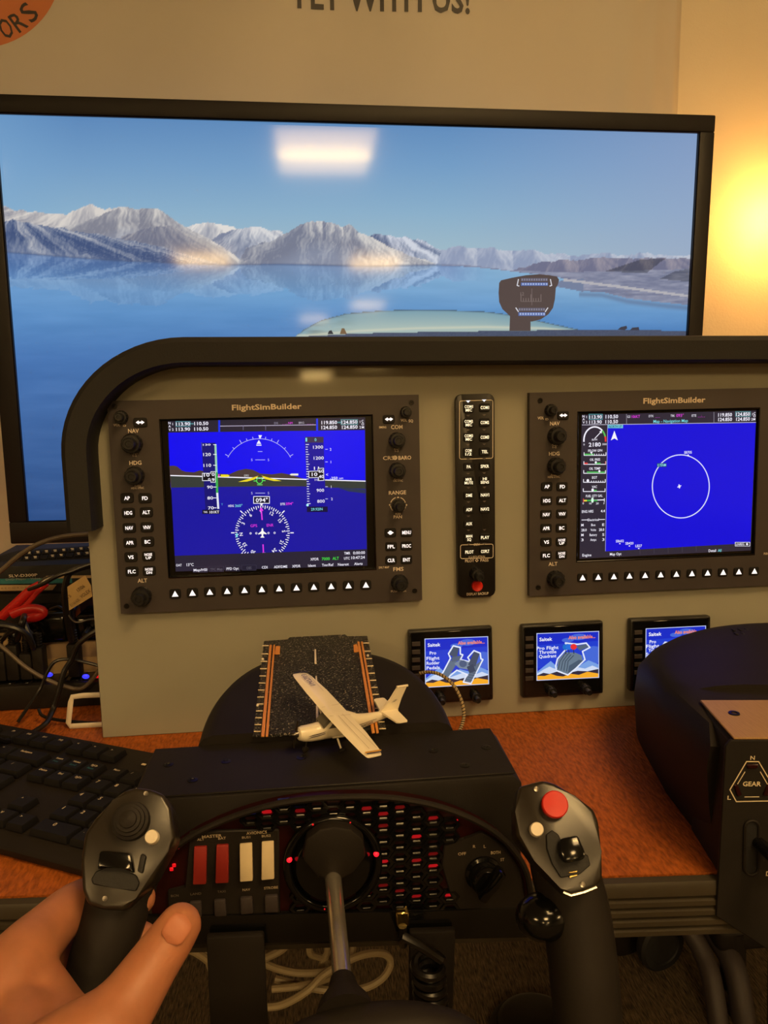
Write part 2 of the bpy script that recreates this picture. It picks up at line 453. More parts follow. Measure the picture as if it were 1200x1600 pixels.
# ------------------------------------------------------------------ television
TW, TH, TR = 1.106, 0.6221, math.radians(0.78)
T0 = Vector((-0.2704, 0.5427, 0.1357))
tv = thing('television', 'large black television showing a fjord with snowy mountains', 'television', T0, (0, TR, 0))
TU, TV_ = Vector((math.cos(TR), 0, -math.sin(TR))), Vector((math.sin(TR), 0, math.cos(TR)))
def tvl(px, py, off=0.0):                               # television frame: x right, y depth, z up
    q = at_y(px, py, T0.y - off) - T0
    return Vector((q.dot(TU), -off, q.dot(TV_)))
BL, BR, BT, BB = .0285, .0255, .0265, .036
fr = MB()
def frame_bar(x0, x1, z0, z1): fr.box(((x0 + x1) / 2, .012, (z0 + z1) / 2), (x1 - x0, .044, z1 - z0), .0025)
frame_bar(-BL, TW + BR, TH, TH + BT); frame_bar(-BL, TW + BR, -BB, 0); frame_bar(-BL, 0, -.0005, TH + .0005); frame_bar(TW, TW + BR, -.0005, TH + .0005)
part('bezel', fr, 'tv_bezel', tv, world=False)
part('inner_lip', MB().tube([(.0006, -.0075, .0006), (TW - .0006, -.0075, .0006), (TW - .0006, -.0075, TH - .0006), (.0006, -.0075, TH - .0006)], .0011, 6, closed=True), 'black_gloss', tv, world=False)
part('back_cover', MB().box((TW / 2, .055, TH / 2), (TW - .04, .05, TH - .06), .012), 'tv_bezel', tv, world=False)
part('stand', MB().box((TW / 2, .05, -.058), (.10, .03, .13), .004), 'tv_bezel', tv, world=False)
part('stand_foot', MB().box((T0.x + TW / 2, T0.y + .03, .007), (.46, .22, .013), .004), 'tv_bezel', tv)

rng = np.random.RandomState(5)
GRID = rng.rand(256, 256)
def vnoise(x, y):
    xi, yi = np.floor(x).astype(int), np.floor(y).astype(int); fx, fy = x - xi, y - yi
    fx, fy = fx * fx * (3 - 2 * fx), fy * fy * (3 - 2 * fy)
    g = lambda a, b: GRID[a % 256, b % 256]
    return (g(xi, yi) * (1 - fx) + g(xi + 1, yi) * fx) * (1 - fy) + (g(xi, yi + 1) * (1 - fx) + g(xi + 1, yi + 1) * fx) * fy
def fbm(x, y, o=4):
    v = 0; a = .5
    for _ in range(o): v = v + a * vnoise(x, y); x, y, a = x * 2.03 + 7, y * 2.03 + 3, a * .5
    return v
def mix(a, b, t):
    t = np.clip(t, 0, 1)[..., None]; return a * (1 - t) + b * t
def ip(x, pts): return np.interp(x, [p[0] for p in pts], [p[1] for p in pts])
WATER = [(-30, 393), (10, 394), (175, 407), (350, 414), (435, 413), (575, 416), (680, 414), (740, 416), (800, 424), (850, 430), (905, 439), (1100, 446)]
# ridge line points, rock, snow, snow share, streak scale
RIDGES = [
    ([(-30, 317), (0, 319), (30, 330), (75, 333), (105, 335), (125, 326), (141, 320), (165, 326), (190, 324), (230, 345), (260, 420)], (150, 150, 160), (214, 208, 202), .85, 1.0),
    ([(275, 420), (290, 357), (308, 349), (325, 347), (345, 350), (365, 356), (400, 380), (430, 420)], (150, 155, 170), (222, 218, 214), .9, 1.0),
    ([(310, 420), (330, 375), (350, 364), (365, 358), (380, 357), (395, 353), (410, 357), (440, 362), (460, 380), (480, 420)], (120, 130, 155), (214, 214, 216), .72, 1.2),
    ([(545, 420), (560, 372), (580, 367), (600, 366), (615, 370), (640, 372), (665, 378), (690, 393), (716, 412)], (84, 100, 134), (205, 210, 222), .42, 1.5),
    ([(680, 420), (690, 391), (720, 385), (745, 389), (770, 387), (790, 393), (830, 391), (850, 396), (880, 397), (905, 401), (950, 394), (975, 400), (1000, 396), (1040, 398), (1100, 402)], (142, 154, 182), (188, 194, 208), .55, 1.0),
    ([(60, 420), (90, 358), (122, 348), (150, 340), (175, 329), (190, 324), (215, 326), (245, 325), (258, 334), (275, 346), (300, 360), (330, 374), (350, 388), (380, 410)], (128, 130, 144), (206, 202, 198), .6, 1.2),
    ([(170, 420), (190, 369), (215, 360), (245, 353), (270, 354), (290, 362), (320, 376), (345, 388), (372, 410)], (112, 116, 136), (178, 174, 174), .35, 1.5),
    ([(370, 416), (385, 386), (410, 380), (430, 375), (450, 364), (470, 351), (487, 346), (505, 347), (520, 347), (535, 354), (548, 352), (560, 362), (580, 369), (600, 381), (640, 399), (690, 414)], (118, 124, 144), (206, 204, 202), .6, 1.8),
    ([(780, 432), (800, 424), (840, 412), (880, 405), (905, 407), (930, 402), (960, 404), (1000, 404), (1040, 404), (1100, 404)], (110, 112, 138), (156, 150, 162), .35, 1.2),
    ([(-30, 346), (5, 345), (20, 342), (40, 348), (75, 354), (100, 357), (120, 363), (145, 365), (165, 370), (195, 374), (225, 380), (255, 388), (280, 395), (310, 404), (345, 414)], (66, 84, 124), (176, 178, 186), .34, 2.2),
]
def picture(X, Y):
    yw = ip(X, WATER)
    above = Y < yw
    Ym = np.where(above, Y, yw - (Y - yw) * 1.25 - 1.5 * (vnoise(X * .12, Y * .5) - .5) * 4)      # mirrored sample row
    t = np.clip((Y - 180) / 220, 0, 1)
    sky = np.stack([np.interp(t, [0, .35, .7, 1], [92, 114, 138, 160]), np.interp(t, [0, .35, .7, 1], [136, 156, 175, 186]), np.interp(t, [0, .35, .7, 1], [186, 197, 202, 199])], -1)
    sky = mix(sky, np.array([150., 162, 196]), np.clip((X - 700) / 420, 0, 1) * .62)
    sky = mix(sky, np.array([122., 168, 208]), np.clip((120 - X) / 140, 0, 1) * .5)
    land = np.zeros(X.shape, bool); col = np.zeros(X.shape + (3,))
    for k, (pts, rock, snow, share, st) in enumerate(RIDGES):
        top_ = ip(X, pts) + (fbm(X * .09 + k * 31, X * 0 + k * 3.7, 4) - .5) * 7
        top_ = np.where((X < pts[0][0]) | (X > pts[-1][0]), 1e4, top_)
        m = Ym > top_
        h = (Ym - top_)
        pk = [p for i, p in enumerate(pts[1:-1], 1) if p[1] <= pts[i - 1][1] and p[1] <= pts[i + 1][1]] or [min(pts, key=lambda p: p[1])]
        near = np.argmin(np.stack([np.abs(X - p[0]) + .6 * np.abs(p[1] - min(q[1] for q in pk)) for p in pk]), 0)
        xp = np.array([p[0] for p in pk])[near]; yp = np.array([p[1] for p in pk])[near]
        g_ = (X - xp) / (np.maximum(Ym - yp, 0) + 16) + (fbm(X * .05 + k * 5, Ym * .07, 3) - .5) * .5      # gullies fan out below each peak
        gul = fbm(g_ * 1.9 * st + k * 11, h * .012 + k, 3)
        gul2 = vnoise(g_ * 13 * st + k * 7, h * .06)
        fine = fbm(X * .30 * st + h * .1, h * .10 + k * 5, 2)
        v = share + (gul - .47) * 1.7 + (gul2 - .5) * .55 + (fine - .42) * .75 + .30 * np.tanh(g_ * 1.3) + np.clip((8 - h) / 50, -.25, .2)
        v = .5 + (v - .5) * .95
        c = mix(np.broadcast_to(np.array(rock, float), col.shape), np.broadcast_to(np.array(snow, float), col.shape), v)
        c = mix(c, np.array([150., 160, 182]), np.clip((h - 28) / 50, 0, .45))
        col = np.where(m[..., None], c, col); land |= m
    pic = np.where(land[..., None], col, sky)
    # water
    d = Y - yw
    wt = np.stack([np.interp(Y, [400, 440, 490, 560, 700, 815], [132, 118, 88, 66, 52, 34]), np.interp(Y, [400, 440, 490, 560, 700, 815], [176, 166, 140, 112, 90, 66]), np.interp(Y, [400, 440, 490, 560, 700, 815], [212, 208, 196, 176, 150, 122])], -1)
    wt = mix(wt, np.array([86., 134, 196]), np.clip((420 - X) / 400, 0, 1) * np.clip((520 - Y) / 140, 0, 1) * .8)
    wt = mix(wt, np.array([150., 182, 208]), np.clip((X - 560) / 330, 0, 1) * np.clip((520 - Y) / 120, 0, 1) * .75)
    wt = wt + ((fbm(X * .012, Y * .09, 4) - .5) * 16)[..., None]
    ref = mix(wt, pic * np.array([.86, .92, 1.02]), np.where(land, .72 - np.clip(d / 95, 0, .5), 0.12) * (np.clip((760 - X) / 60, 0, 1)))
    pic = np.where(above[..., None], pic, ref)
    # shore line
    pic = mix(pic, np.array([70., 86, 120]), np.exp(-(d / 1.6) ** 2) * .5 * (X < 720))
    # the near land on the right: plain, road and shore
    g0 = ip(X, [(690, 413), (740, 415), (800, 423), (840, 424), (900, 425), (1100, 420)])
    g1 = ip(X, [(690, 415), (740, 417), (800, 424), (850, 429), (880, 435), (905, 439), (912, 440), (868, 441)] if False else [(690, 415), (740, 417), (800, 424), (850, 429), (905, 438), (906, 455), (940, 456), (980, 466), (1030, 472), (1100, 479)])
    gm_ = (Y > g0) & (Y < g1) & (X > 690)
    gc = mix(np.broadcast_to(np.array([112., 118, 144]), pic.shape), np.broadcast_to(np.array([164., 166, 184]), pic.shape), fbm(X * .05, Y * .35, 4) * 1.5 - .35)
    pic = np.where(gm_[..., None], gc, pic)
    spit = (Y > ip(X, [(865, 440), (905, 436), (912, 436)])) & (Y < ip(X, [(865, 447), (912, 456)])) & (X > 868) & (X < 912)
    pic = np.where(spit[..., None], np.array([116., 128, 156]), pic)
    road = np.abs(Y - ip(X, [(880, 437), (960, 447), (1100, 466)])) < 2.0
    pic = np.where((road & (X > 880))[..., None], np.array([178., 176, 182]), pic)
    dark = (Y > ip(X, [(945, 424), (975, 414), (1003, 405), (1032, 404), (1040, 404)])) & (Y < ip(X, [(945, 424), (1010, 427), (1034, 408), (1040, 404)])) & (X > 945) & (X < 1040)
    pic = np.where(dark[..., None], pic * .72, pic)
    dark = (Y > ip(X, [(1030, 436), (1055, 424), (1100, 415)])) & (Y < ip(X, [(1030, 436), (1100, 442)])) & (X > 1030)
    pic = np.where(dark[..., None], pic * .76, pic)
    shore = np.exp(-((Y - ip(X, [(905, 455), (940, 456), (980, 466), (1030, 472), (1100, 479)]) - 5) / 4) ** 2) * (X > 905) * .5
    pic = mix(pic, np.array([92., 104, 132]), shore)
    # cowling of the aeroplane
    ct = ip(X, [(456, 530), (475, 515), (500, 501), (540, 490), (600, 485), (650, 484), (700, 484.5), (760, 487), (800, 492), (850, 503), (900, 514), (935, 521)])
    inc = (Y > ct) & (X > 456) & (X < 936)
    u = np.clip((Y - ct) / 32, 0, 1)
    cc = mix(np.broadcast_to(np.array([120., 156, 172]), pic.shape), np.broadcast_to(np.array([164., 184, 180]), pic.shape), u * 1.3)
    cc = mix(cc, np.array([60., 78, 96]), np.exp(-((Y - ct) / 1.3) ** 2) * .8)
    cc = mix(cc, np.array([96., 104, 100]), np.clip(fbm(X * .02, Y * .16, 3) * 3 - 1.4, 0, 1) * np.clip((560 - X) / 80, 0, 1) * .8)
    pic = np.where(inc[..., None], cc, pic)
    line = np.exp(-((Y - ip(X, [(480, 524), (560, 517), (650, 513), (760, 511), (850, 513), (935, 521)])) / 2.0) ** 2) * inc
    pic = mix(pic, np.array([206., 206, 184]), line * .75)
    dashy = ip(X, [(420, 534), (470, 526), (560, 521), (650, 519), (780, 517), (900, 515), (1000, 515), (1100, 519)])
    pic = np.where(((Y > dashy) & (X > 425))[..., None], np.array([74., 82, 104]) + ((vnoise(X * .9, Y * .9) - .5) * 12)[..., None], pic)
    return np.clip(pic, 0, 255)
NXT, NZT = 640, 372
us, vs_ = np.meshgrid(np.linspace(0, TW, NXT + 1), np.linspace(0, TH, NZT + 1))
P3 = np.array(T0)[None, None] + us[..., None] * np.array(TU) + vs_[..., None] * np.array(TV_) - np.array(CAM)
cx, cy, cz = P3 @ np.array(MR), P3 @ np.array(MD), P3 @ np.array(MF)
pic = picture(600 + FPX * cx / cz, 800 + FPX * cy / cz) / 255.0
pic = np.where(pic <= .04045, pic / 12.92, ((pic + .055) / 1.055) ** 2.4)
me = bpy.data.meshes.new('screen')
co = np.stack([us, np.zeros_like(us), vs_], -1).reshape(-1, 3)
idx = np.arange((NXT + 1) * (NZT + 1)).reshape(NZT + 1, NXT + 1)
quads = np.stack([idx[:-1, :-1], idx[:-1, 1:], idx[1:, 1:], idx[1:, :-1]], -1).reshape(-1, 4)
me.vertices.add(len(co)); me.vertices.foreach_set('co', co.ravel())
me.loops.add(quads.size); me.loops.foreach_set('vertex_index', quads.ravel())
me.polygons.add(len(quads)); me.polygons.foreach_set('loop_start', np.arange(0, quads.size, 4)); 
me.update(calc_edges=True)
at = me.color_attributes.new('Col', 'FLOAT_COLOR', 'POINT')
at.data.foreach_set('color', np.concatenate([pic.reshape(-1, 3), np.ones((len(co), 1))], 1).ravel().astype(np.float32))
me.materials.append(M['tv_picture'])
part('screen', me, None, tv, 'lit screen with a fjord, mountains and an aeroplane nose')
dk = Deck(tvl, off=.0003, step=.000005)
BRN = (86, 73, 70)
dk.poly([(796, 517), (797, 489), (829, 497), (829, 517)], BRN)
dk.poly([(780, 442), (783, 438), (800, 434), (822, 430), (842, 428.5), (858, 430), (870, 432), (873.5, 437), (872, 444), (868.5, 450), (867, 468), (864, 481), (857, 491), (845, 499), (831, 502.5), (812, 501), (797, 494), (785, 483), (780, 472), (779, 458)], BRN)
for (x0, y0, x1, y1), fl in (((808, 434.5, 862, 447), 1), ((806, 481, 856, 494), 0)):
    cxm = (x0 + x1) / 2
    dk.rect(cxm - 21, y0, cxm + 21, y0 + 5, (96, 92, 108)); dk.rect(cxm - 21, y0 + 7, cxm + 21, y1 - .5, (92, 112, 170))
    for k in range(11): dk.rect(cxm - 20 + k * 3.8, y0 + 1, cxm - 18.2 + k * 3.8, y0 + 4, (140, 136, 148))
    for k in range(10): dk.rect(cxm - 19 + k * 4.1, y0 + 8, cxm - 16.6 + k * 4.1, y1 - 1.8, (170, 184, 222))
    if fl:
        dk.line([(x0 + 2, y0 + 2), (x0, y1 - 1), (x0 + 3, y1)], 1.5, (214, 214, 222)); dk.line([(x1 - 2, y0 + 2), (x1, y1 - 1), (x1 - 3, y1)], 1.5, (214, 214, 222))
    else:
        dk.line([(x0, y0), (x0 + 4, y0 + 6)], 1.6, (214, 214, 222)); dk.line([(x1, y0), (x1 - 4, y0 + 6)], 1.6, (214, 214, 222))
for k in range(9): dk.line([(814 + 3.9 * k, 471), (814 + 3.9 * k, 460 if k % 4 == 0 else 466)], .9, (132, 116, 112))
dk.line([(831, 451), (831, 477)], .9, (120, 104, 102)); dk.text('12', 816, 459, 5, (132, 116, 112)); dk.line([(815, 471), (846, 471)], .8, (122, 108, 104))
dk.poly([(512, 522), (514, 517), (518, 516), (521, 522)], (48, 52, 60)); dk.poly([(531, 522), (534, 513), (538, 513), (542, 522)], (120, 96, 70))
dk.poly([(965, 515), (970, 511), (979, 509), (980, 513), (976, 516)], (62, 62, 74)); dk.poly([(984, 516), (988, 512), (998, 511), (999, 516)], (62, 62, 74))
dk.build('screen_graphics', 'tv_picture', tv, 'compass and dashboard details shown on the screen')

# ------------------------------------------------------------------ instrument panel
PROT = (-TILT, 0, 0)
def pworld(x, d, s_): return Vector((x, 0, 0)) + PY * d + PZ * s_
ip_ = thing('instrument_panel', 'grey instrument panel board with a thick black foam hood along its edge', 'panel', (0.45, 0, 0), PROT)
IPX = 0.45
pts = [(-.026, 0), (1.02, 0), (1.02, .3705), (.08, .3795)]
for k in range(1, 9):
    a = math.pi / 2 * (1 + k / 8); pts.append((.077 + .103 * math.cos(a), .2765 + .103 * math.sin(a)))
part('panel_board', MB().prism([(x - IPX, 0, z) for x, z in pts], (0, .006, 0), .0008, 1), 'panel', ip_, world=False)
path = [(-.0235, .2145), (-.0235, .285)]
for k in range(1, 16):
    a = math.pi / 2 * (2 - k / 16) ; path.append((.0785 + .102 * math.cos(a), .285 + .0925 * math.sin(a)))
path += [(.0785, .3775), (.3, .3752), (.65, .3715), (1.0, .368)]
rings = []
for i, p in enumerate(path):
    a, b = Vector(path[max(i - 1, 0)]), Vector(path[min(i + 1, len(path) - 1)]); t_ = (b - a).normalized(); n_ = Vector((-t_.y, t_.x))
    r_ = []
    for u_, d_ in ((-.0125, .004), (-.0125, -.029), (-.0105, -.034), (.0075, -.036), (.0118, -.033), (.0130, -.026), (.0130, .012), (.0105, .015), (-.010, .015), (-.0125, .012)):
        q = Vector(p) + n_ * u_; r_.append((q.x - IPX, d_, q.y))
    rings.append(r_)
part('foam_hood', MB().loft(rings), 'foam', ip_, 'thick black foam hood', world=False)
for sx in (.10, .62): part('support', MB().box((sx, .075, .013), (.03, .13, .024), .002), 'black_matte', ip_)

SHARE = {}
def shared(key, fn, m):
    if key not in SHARE:
        me = fn().mesh(key); me.materials.append(M[m]); SHARE[key] = me
    return SHARE[key]
def pthing(name, label, cat, px, py, group=None):
    c = at_p(px, py)
    t = thing(name, label, cat, pworld(c.x, 0, c.z), PROT, group)
    def loc(x, y, off=0.0):
        q = at_p(x, y, off); return Vector((q.x - c.x, -off, q.z - c.z))
    return t, loc
def quad_box(loc, pts, d0, d1, bev=.0008, seg=2):
    """block between depth d0 (behind) and d1 (towards the viewer) over a pixel outline read at d1"""
    P = [loc(x, y, d1) for x, y in pts]
    return MB().prism([(p.x, -d1, p.z) for p in P], (0, d1 - d0, 0), bev, seg)
def rect_of(loc, pts, d):
    P = [loc(x, y, d) for x, y in pts]
    return (P[0].x + P[3].x) / 2, (P[1].x + P[2].x) / 2, (P[2].z + P[3].z) / 2, (P[0].z + P[1].z) / 2      # x0 x1 z0 z1
def ring_frame(x0, x1, z0, z1, ix0, ix1, iz0, iz1, dback, dfront, bev=.0008):
    m = MB()
    def bar(a, b, c, d): m.box(((a + b) / 2, -(dback + dfront) / 2, (c + d) / 2), (b - a, dfront - dback, d - c), 0)
    bar(x0, x1, iz1, z1); bar(x0, x1, z0, iz0); bar(x0, ix0, iz0, iz1); bar(ix1, x1, iz0, iz1); return m
def screw(t, loc, px, py, off, r=.0026):
    p = loc(px, py, off)
    me = shared('screw', lambda: MB().lathe([(.0026, 0), (.0026, .0006), (.0012, .0006), (.0011, .0001)], (0, 0, 0), (0, -1, 0), 14), 'screw')
    o = part('screw', me, None, t, loc=(p.x, -off, p.z)); return o
def knob(t, loc, px, py, r, off, h=.012, tip=None, lean=None):
    """stacked rotary knob: wide fluted ring with a smaller turning cap"""
    p = loc(px, py, off)
    key = 'knob%.4f_%.4f' % (r, h)
    def ringmesh():
        m = MB(); m.lathe([(r * 1.02, 0), (r * 1.02, .0015), (r * .96, .002), (r * .93, h * .55), (r * .86, h * .62), (r * .4, h * .63)], (0, 0, 0), (0, -1, 0), 28)
        for k in range(14):
            a = 2 * math.pi * k / 14; m.box((math.cos(a) * r * .95, -h * .3, math.sin(a) * r * .95), (r * .12, h * .5, r * .12), 0, axes=(Vector((math.cos(a), 0, math.sin(a))), Vector((0, 1, 0)), Vector((-math.sin(a), 0, math.cos(a)))))
        return m
    o = part('knob', shared(key, ringmesh, 'knob'), None, t, loc=(p.x, -off, p.z))
    c = part('knob_cap', shared('cap' + key, lambda: MB().lathe([(r * .62, h * .6), (r * .60, h * 1.15), (r * .52, h * 1.25), (r * .30, h * 1.25), (r * .27, h * 1.19), (0, h * 1.19)], (0, 0, 0), (0, -1, 0), 22), 'knob'), None, o)
    return o
def button(t, loc, px, py, w, h, off, legend, lh, lw=None, m='legend_lit', proud=.0016, lines=None):
    p = loc(px, py, off); k = (loc(px + 1, py, off) - p).length
    key = 'button%d_%d' % (round(w), round(h)); kk = .00063
    W_, H_ = round(w) * kk, round(h) * kk
    def mk():
        m_ = MB(); n = 4; r = min(W_, H_) * .22; o_ = []
        for cx_, cz_, a0 in ((W_ / 2 - r, H_ / 2 - r, 0), (-W_ / 2 + r, H_ / 2 - r, 90), (-W_ / 2 + r, -H_ / 2 + r, 180), (W_ / 2 - r, -H_ / 2 + r, 270)):
            for i in range(n + 1):
                a = math.radians(a0 + 90 * i / n); o_.append((cx_ + r * math.cos(a), -proud, cz_ + r * math.sin(a)))
        return m_.prism(o_, (0, proud, 0), .0004, 1, only='start')
    o = part('button', shared(key, mk, 'button'), None, t, loc=(p.x, -off, p.z))
    if legend is None: return o
    o2 = off + proud + .0001
    flat = MB()
    def put(txt, cx_, cz_, hh, ww=None):
        v, f, tw = text2d(txt, .02)
        s_ = hh * kk; sx = s_ if ww is None else ww * kk / tw
        vv = [flat.bm.verts.new((cx_ + x * sx, -proud - .0001, cz_ + y * s_)) for x, y in v]
        for q in f:
            try: flat.bm.faces.new([vv[i] for i in q])
            except ValueError: pass
    if legend == '^': flat.bm.faces.new([flat.bm.verts.new((a * kk, -proud - .0001, b * kk)) for a, b in ((-5, -4.2), (5, -4.2), (0, 5))])
    elif legend == '<>':
        for sg in (-1, 1): flat.bm.faces.new([flat.bm.verts.new((sg * a * kk, -proud - .0001, b * kk)) for a, b in ((2, -3), (6.5, 0), (2, 3))])
        flat.bm.faces.new([flat.bm.verts.new((a * kk, -proud - .0001, b * kk)) for a, b in ((-2.5, -1.2), (2.5, -1.2), (2.5, 1.2), (-2.5, 1.2))])
    elif legend == 'D>':
        flat.bm.faces.new([flat.bm.verts.new((a * kk, -proud - .0001, b * kk)) for a, b in ((-4.5, -.9), (-3, -.9), (-2, -3), (1, -3), (2.2, -1.6), (5, 0), (2.2, 1.6), (1, 3), (-2, 3), (-3, .9), (-4.5, .9))])
    elif lines:
        for i, l in enumerate(lines): put(l, 0, ((len(lines) - 1) / 2 - i) * lh * 1.25 * kk, lh, lw if not isinstance(lw, (list, tuple)) else lw[i])
    else: put(legend, 0, 0, lh, lw)
    me = flat.mesh('legend', None, True); me.materials.append(M[m])
    part('legend', me, None, o); return o

# ---- the two big flight displays
def flight_display(label, corners, inner, is_left):
    t, loc = pthing('flight_display', label, 'flight display', *corners[3], group='big flight displays on the panel')
    D = .008
    x0, x1, z0, z1 = rect_of(loc, corners, D); a0, a1, b0, b1 = rect_of(loc, inner, D)
    part('bezel', ring_frame(x0, x1, z0, z1, a0, a1, b0, b1, 0, D), 'bezel', t, world=False)
    lip = MB().tube([(a0, -D + .0004, b0), (a1, -D + .0004, b0), (a1, -D + .0004, b1), (a0, -D + .0004, b1)], .0012, 6, closed=True)
    part('screen_lip', lip, 'black_gloss', t, world=False)
    part('screen', MB().box(((a0 + a1) / 2, -.003, (b0 + b1) / 2), (a1 - a0 - .0006, .0052, b1 - b0 - .0006)), 'black_gloss', t, world=False)
    return t, loc, D
def tiny(dk, t, x, y, h=3.0, w=None, c=PRINT, b=.01): dk.text(t, x, y, h, c, w, b)

t, loc, D = flight_display('left flight display showing a horizon, compass rose and airspeed tape', [(168, 626), (655, 617), (659, 936), (188, 961)], [(250, 655), (582, 650), (587, 888), (263.5, 904)], True)
for q in ((179, 635), (643, 629), (198, 947), (648, 923)): screw(t, loc, *q, D)
for x, y, r in ((190, 652, 9.5), (634, 644, 8.5)): knob(t, loc, x, y, r * .00066, D, .010)
for x, y, r in ((207, 693, 15), (211, 743, 14), (222, 931, 14.5), (620, 688, 12.5), (620.5, 735, 12.5), (622.5, 790, 10), (624, 910, 13)): knob(t, loc, x, y, r * .00064, D, .014)
LB = [('AP', 199, 778), ('FD', 227, 778), ('HDG', 201, 801), ('ALT', 229, 800), ('NAV', 202.5, 824.5), ('VNV', 230, 823.5), ('APR', 203.5, 847.5), ('BC', 231, 846), ('VS', 205, 870), ('NOSE UP', 232.5, 868.5), ('FLC', 206.5, 892.5), ('NOSE DN', 233.5, 891.5)]
def legend_button(n, x, y, w_=19, h_=15):
    if ' ' in n: button(t, loc, x, y, w_, h_, D, n, 4.2, [11.5, 8.5], lines=n.split())
    else: button(t, loc, x, y, w_, h_, D, n, 5.6, {2: 8.5, 3: 11.5, 4: 14}[len(n)])
for n, x, y in LB: legend_button(n, x, y)
for n, x, y in (('MENU', 635, 831.5), ('FPL', 611, 853.5), ('PROC', 635, 852.5), ('CLR', 611, 875), ('ENT', 635, 874)): legend_button(n, x, y, 18, 14)
button(t, loc, 610, 832, 18, 14, D, 'D>', 5)
button(t, loc, 219.5, 660, 20, 14, D, '<>', 5); button(t, loc, 607.5, 655, 18, 13, D, '<>', 5)
for k in range(12): button(t, loc, 274 + (571.5 - 274) * k / 11, 927.5 - 14 * k / 11 - .8 * math.sin(math.pi * k / 11), 17, 15, D, '^', 5)
dk = Deck(loc, off=D + .0001)
dk.text('FlightSimBuilder', 417, 635.5, 8.6, (206, 192, 172), 109, .022)
for s_, x, y, h, w_ in (('NAV', 208.5, 673, 6.6, 17), ('HDG', 211.5, 723, 6.6, 19), ('ALT', 222.5, 907, 6.4, 15), ('COM', 620, 667, 6.4, 18), ('CRS', 607, 715.5, 6, 17), ('BARO', 632.5, 715, 6, 20), ('RANGE', 621, 769.5, 6, 27), ('PAN', 621.5, 807.5, 5, 13), ('FMS', 622.5, 889, 6.2, 16)):
    dk.text(s_, x, y, h, PRINT, w_, .015)
dk.disc(617.2, 715.2, 3.4, 3.4, PRINT); dk.text('D', 617.2, 715.2, 3.6, (48, 46, 48), bold=.01)
for s_, x, y, w_ in (('VOL', 182.5, 664, 11), ('ID', 194.5, 665, 5), ('PUSH', 210, 708, 9), ('1-2', 210.5, 711.8, 6), ('PUSH', 215, 759, 9), ('HDG SYNC', 215, 762.5, 20), ('EMERG', 598, 667.5, 11), ('VOL', 631, 656.5, 10), ('SQ', 642, 657.5, 7), ('PUSH', 620, 701, 8), ('1-2', 620, 704.5, 6), ('PUSH', 621, 747.5, 9), ('DFLT MAP', 600, 886.5, 16), ('CRS SYNC', 622, 751, 15), ('PUSH', 622, 803, 8), ('PUSH CRSR', 623, 923.5, 24)):
    tiny(dk, s_, x, y, 3.3 if s_ not in ('VOL', 'SQ') else 4.2, w_)
dk.arc(622, 789, 12, 12, math.radians(20), math.radians(70), 1.2, PRINT, 8); dk.arc(622, 789, 12, 12, math.radians(110), math.radians(160), 1.2, PRINT, 8); dk.arc(622, 789, 12, 12, math.radians(190), math.radians(225), 1.2, PRINT, 6); dk.arc(622, 789, 12, 12, math.radians(-45), math.radians(-10), 1.2, PRINT, 6)
dk.poly([(620, 778), (624, 778), (622, 775.5)], PRINT); dk.poly([(609.5, 787), (609.5, 791), (607.5, 789)], PRINT); dk.poly([(634.5, 787), (634.5, 791), (636.5, 789)], PRINT)
dk.build('printed_lettering', 'print', t)

g = Deck(loc, off=.0058)
BLUE, DARK, GND = (8, 6, 236), (44, 40, 54), (22, 20, 158)
def bl(x, y): return (x, y)
g.poly([(262.5, 658), (570.5, 652), (574, 884), (274.5, 893)], (38, 34, 50))
g.poly([(263, 676), (570, 672), (571, 756), (266.5, 762)], BLUE)
g.poly([(341, 656.5), (344, 656.5), (344, 675), (341, 675)], (20, 50, 235)); g.poly([(494, 654), (496.8, 654), (497, 673), (494, 673)], (20, 50, 235))
hill = [(264.5, 728), (272, 727.5), (277, 729), (284, 735), (290, 737), (303, 738), (312, 735), (325, 737), (340, 740), (358, 741), (372, 735), (384, 732.5), (395, 734), (407, 740), (425, 741), (440, 739), (453, 741.5), (475, 748), (500, 750), (570.7, 750.5)]
g.poly(hill + [(570.8, 757), (267, 765)], (74, 58, 56))
g.poly([(266.5, 743), (570.8, 751), (571.3, 766), (560, 765), (540, 762), (520, 768), (490, 760), (440, 758), (400, 761), (268, 762)], (52, 58, 54))
g.poly([(267.5, 762), (400, 760), (470, 760), (571.4, 764), (573, 858), (273, 869)], GND)
g.poly([(525, 761), (571, 765), (571.2, 771), (545, 768)], (40, 52, 84))
g.line([(266.5, 743), (570.8, 751.8)], 1.6, WHITE)
for s_, x, y in (('113.90', 286, 662.3), ('110.50', 314.5, 661.5), ('113.90', 286, 670.5), ('110.50', 314.5, 670)):
    if (x, y) == (286, 662.3): g.rect(274.5, 658.2, 297.5, 666.6, (90, 160, 170)); g.rect(275.3, 659, 296.7, 665.8, (40, 56, 66))
    g.text(s_, x, y, 5.4, WHITE, 22, .018)
for s_, x, y in (('119.850', 514.5, 660), ('124.850', 546, 659.4), ('124.850', 514.5, 667.6), ('124.850', 546.5, 667.2)):
    if (x, y) == (546, 659.4): g.rect(532.5, 655.2, 559, 663.8, (100, 160, 165)); g.rect(533.3, 656, 558.2, 663, (44, 60, 66))
    g.text(s_, x, y, 5.4, WHITE, 24.5, .018)
g.text('<>', 300, 662, 3.5, CYAN, 5); g.text('<>', 530, 660, 3.5, CYAN, 5)
for c, x, y in (('N', 264.8, 661), ('A', 265, 666), ('V', 265.2, 671.5), ('1', 269.8, 662.5), ('2', 270, 671), ('1', 562.5, 659), ('2', 562.8, 667.5), ('C', 566.5, 658), ('O', 566.7, 662.5), ('M', 567, 667.5)): g.text(c, x, y, 3.8, WHITE, bold=.012)
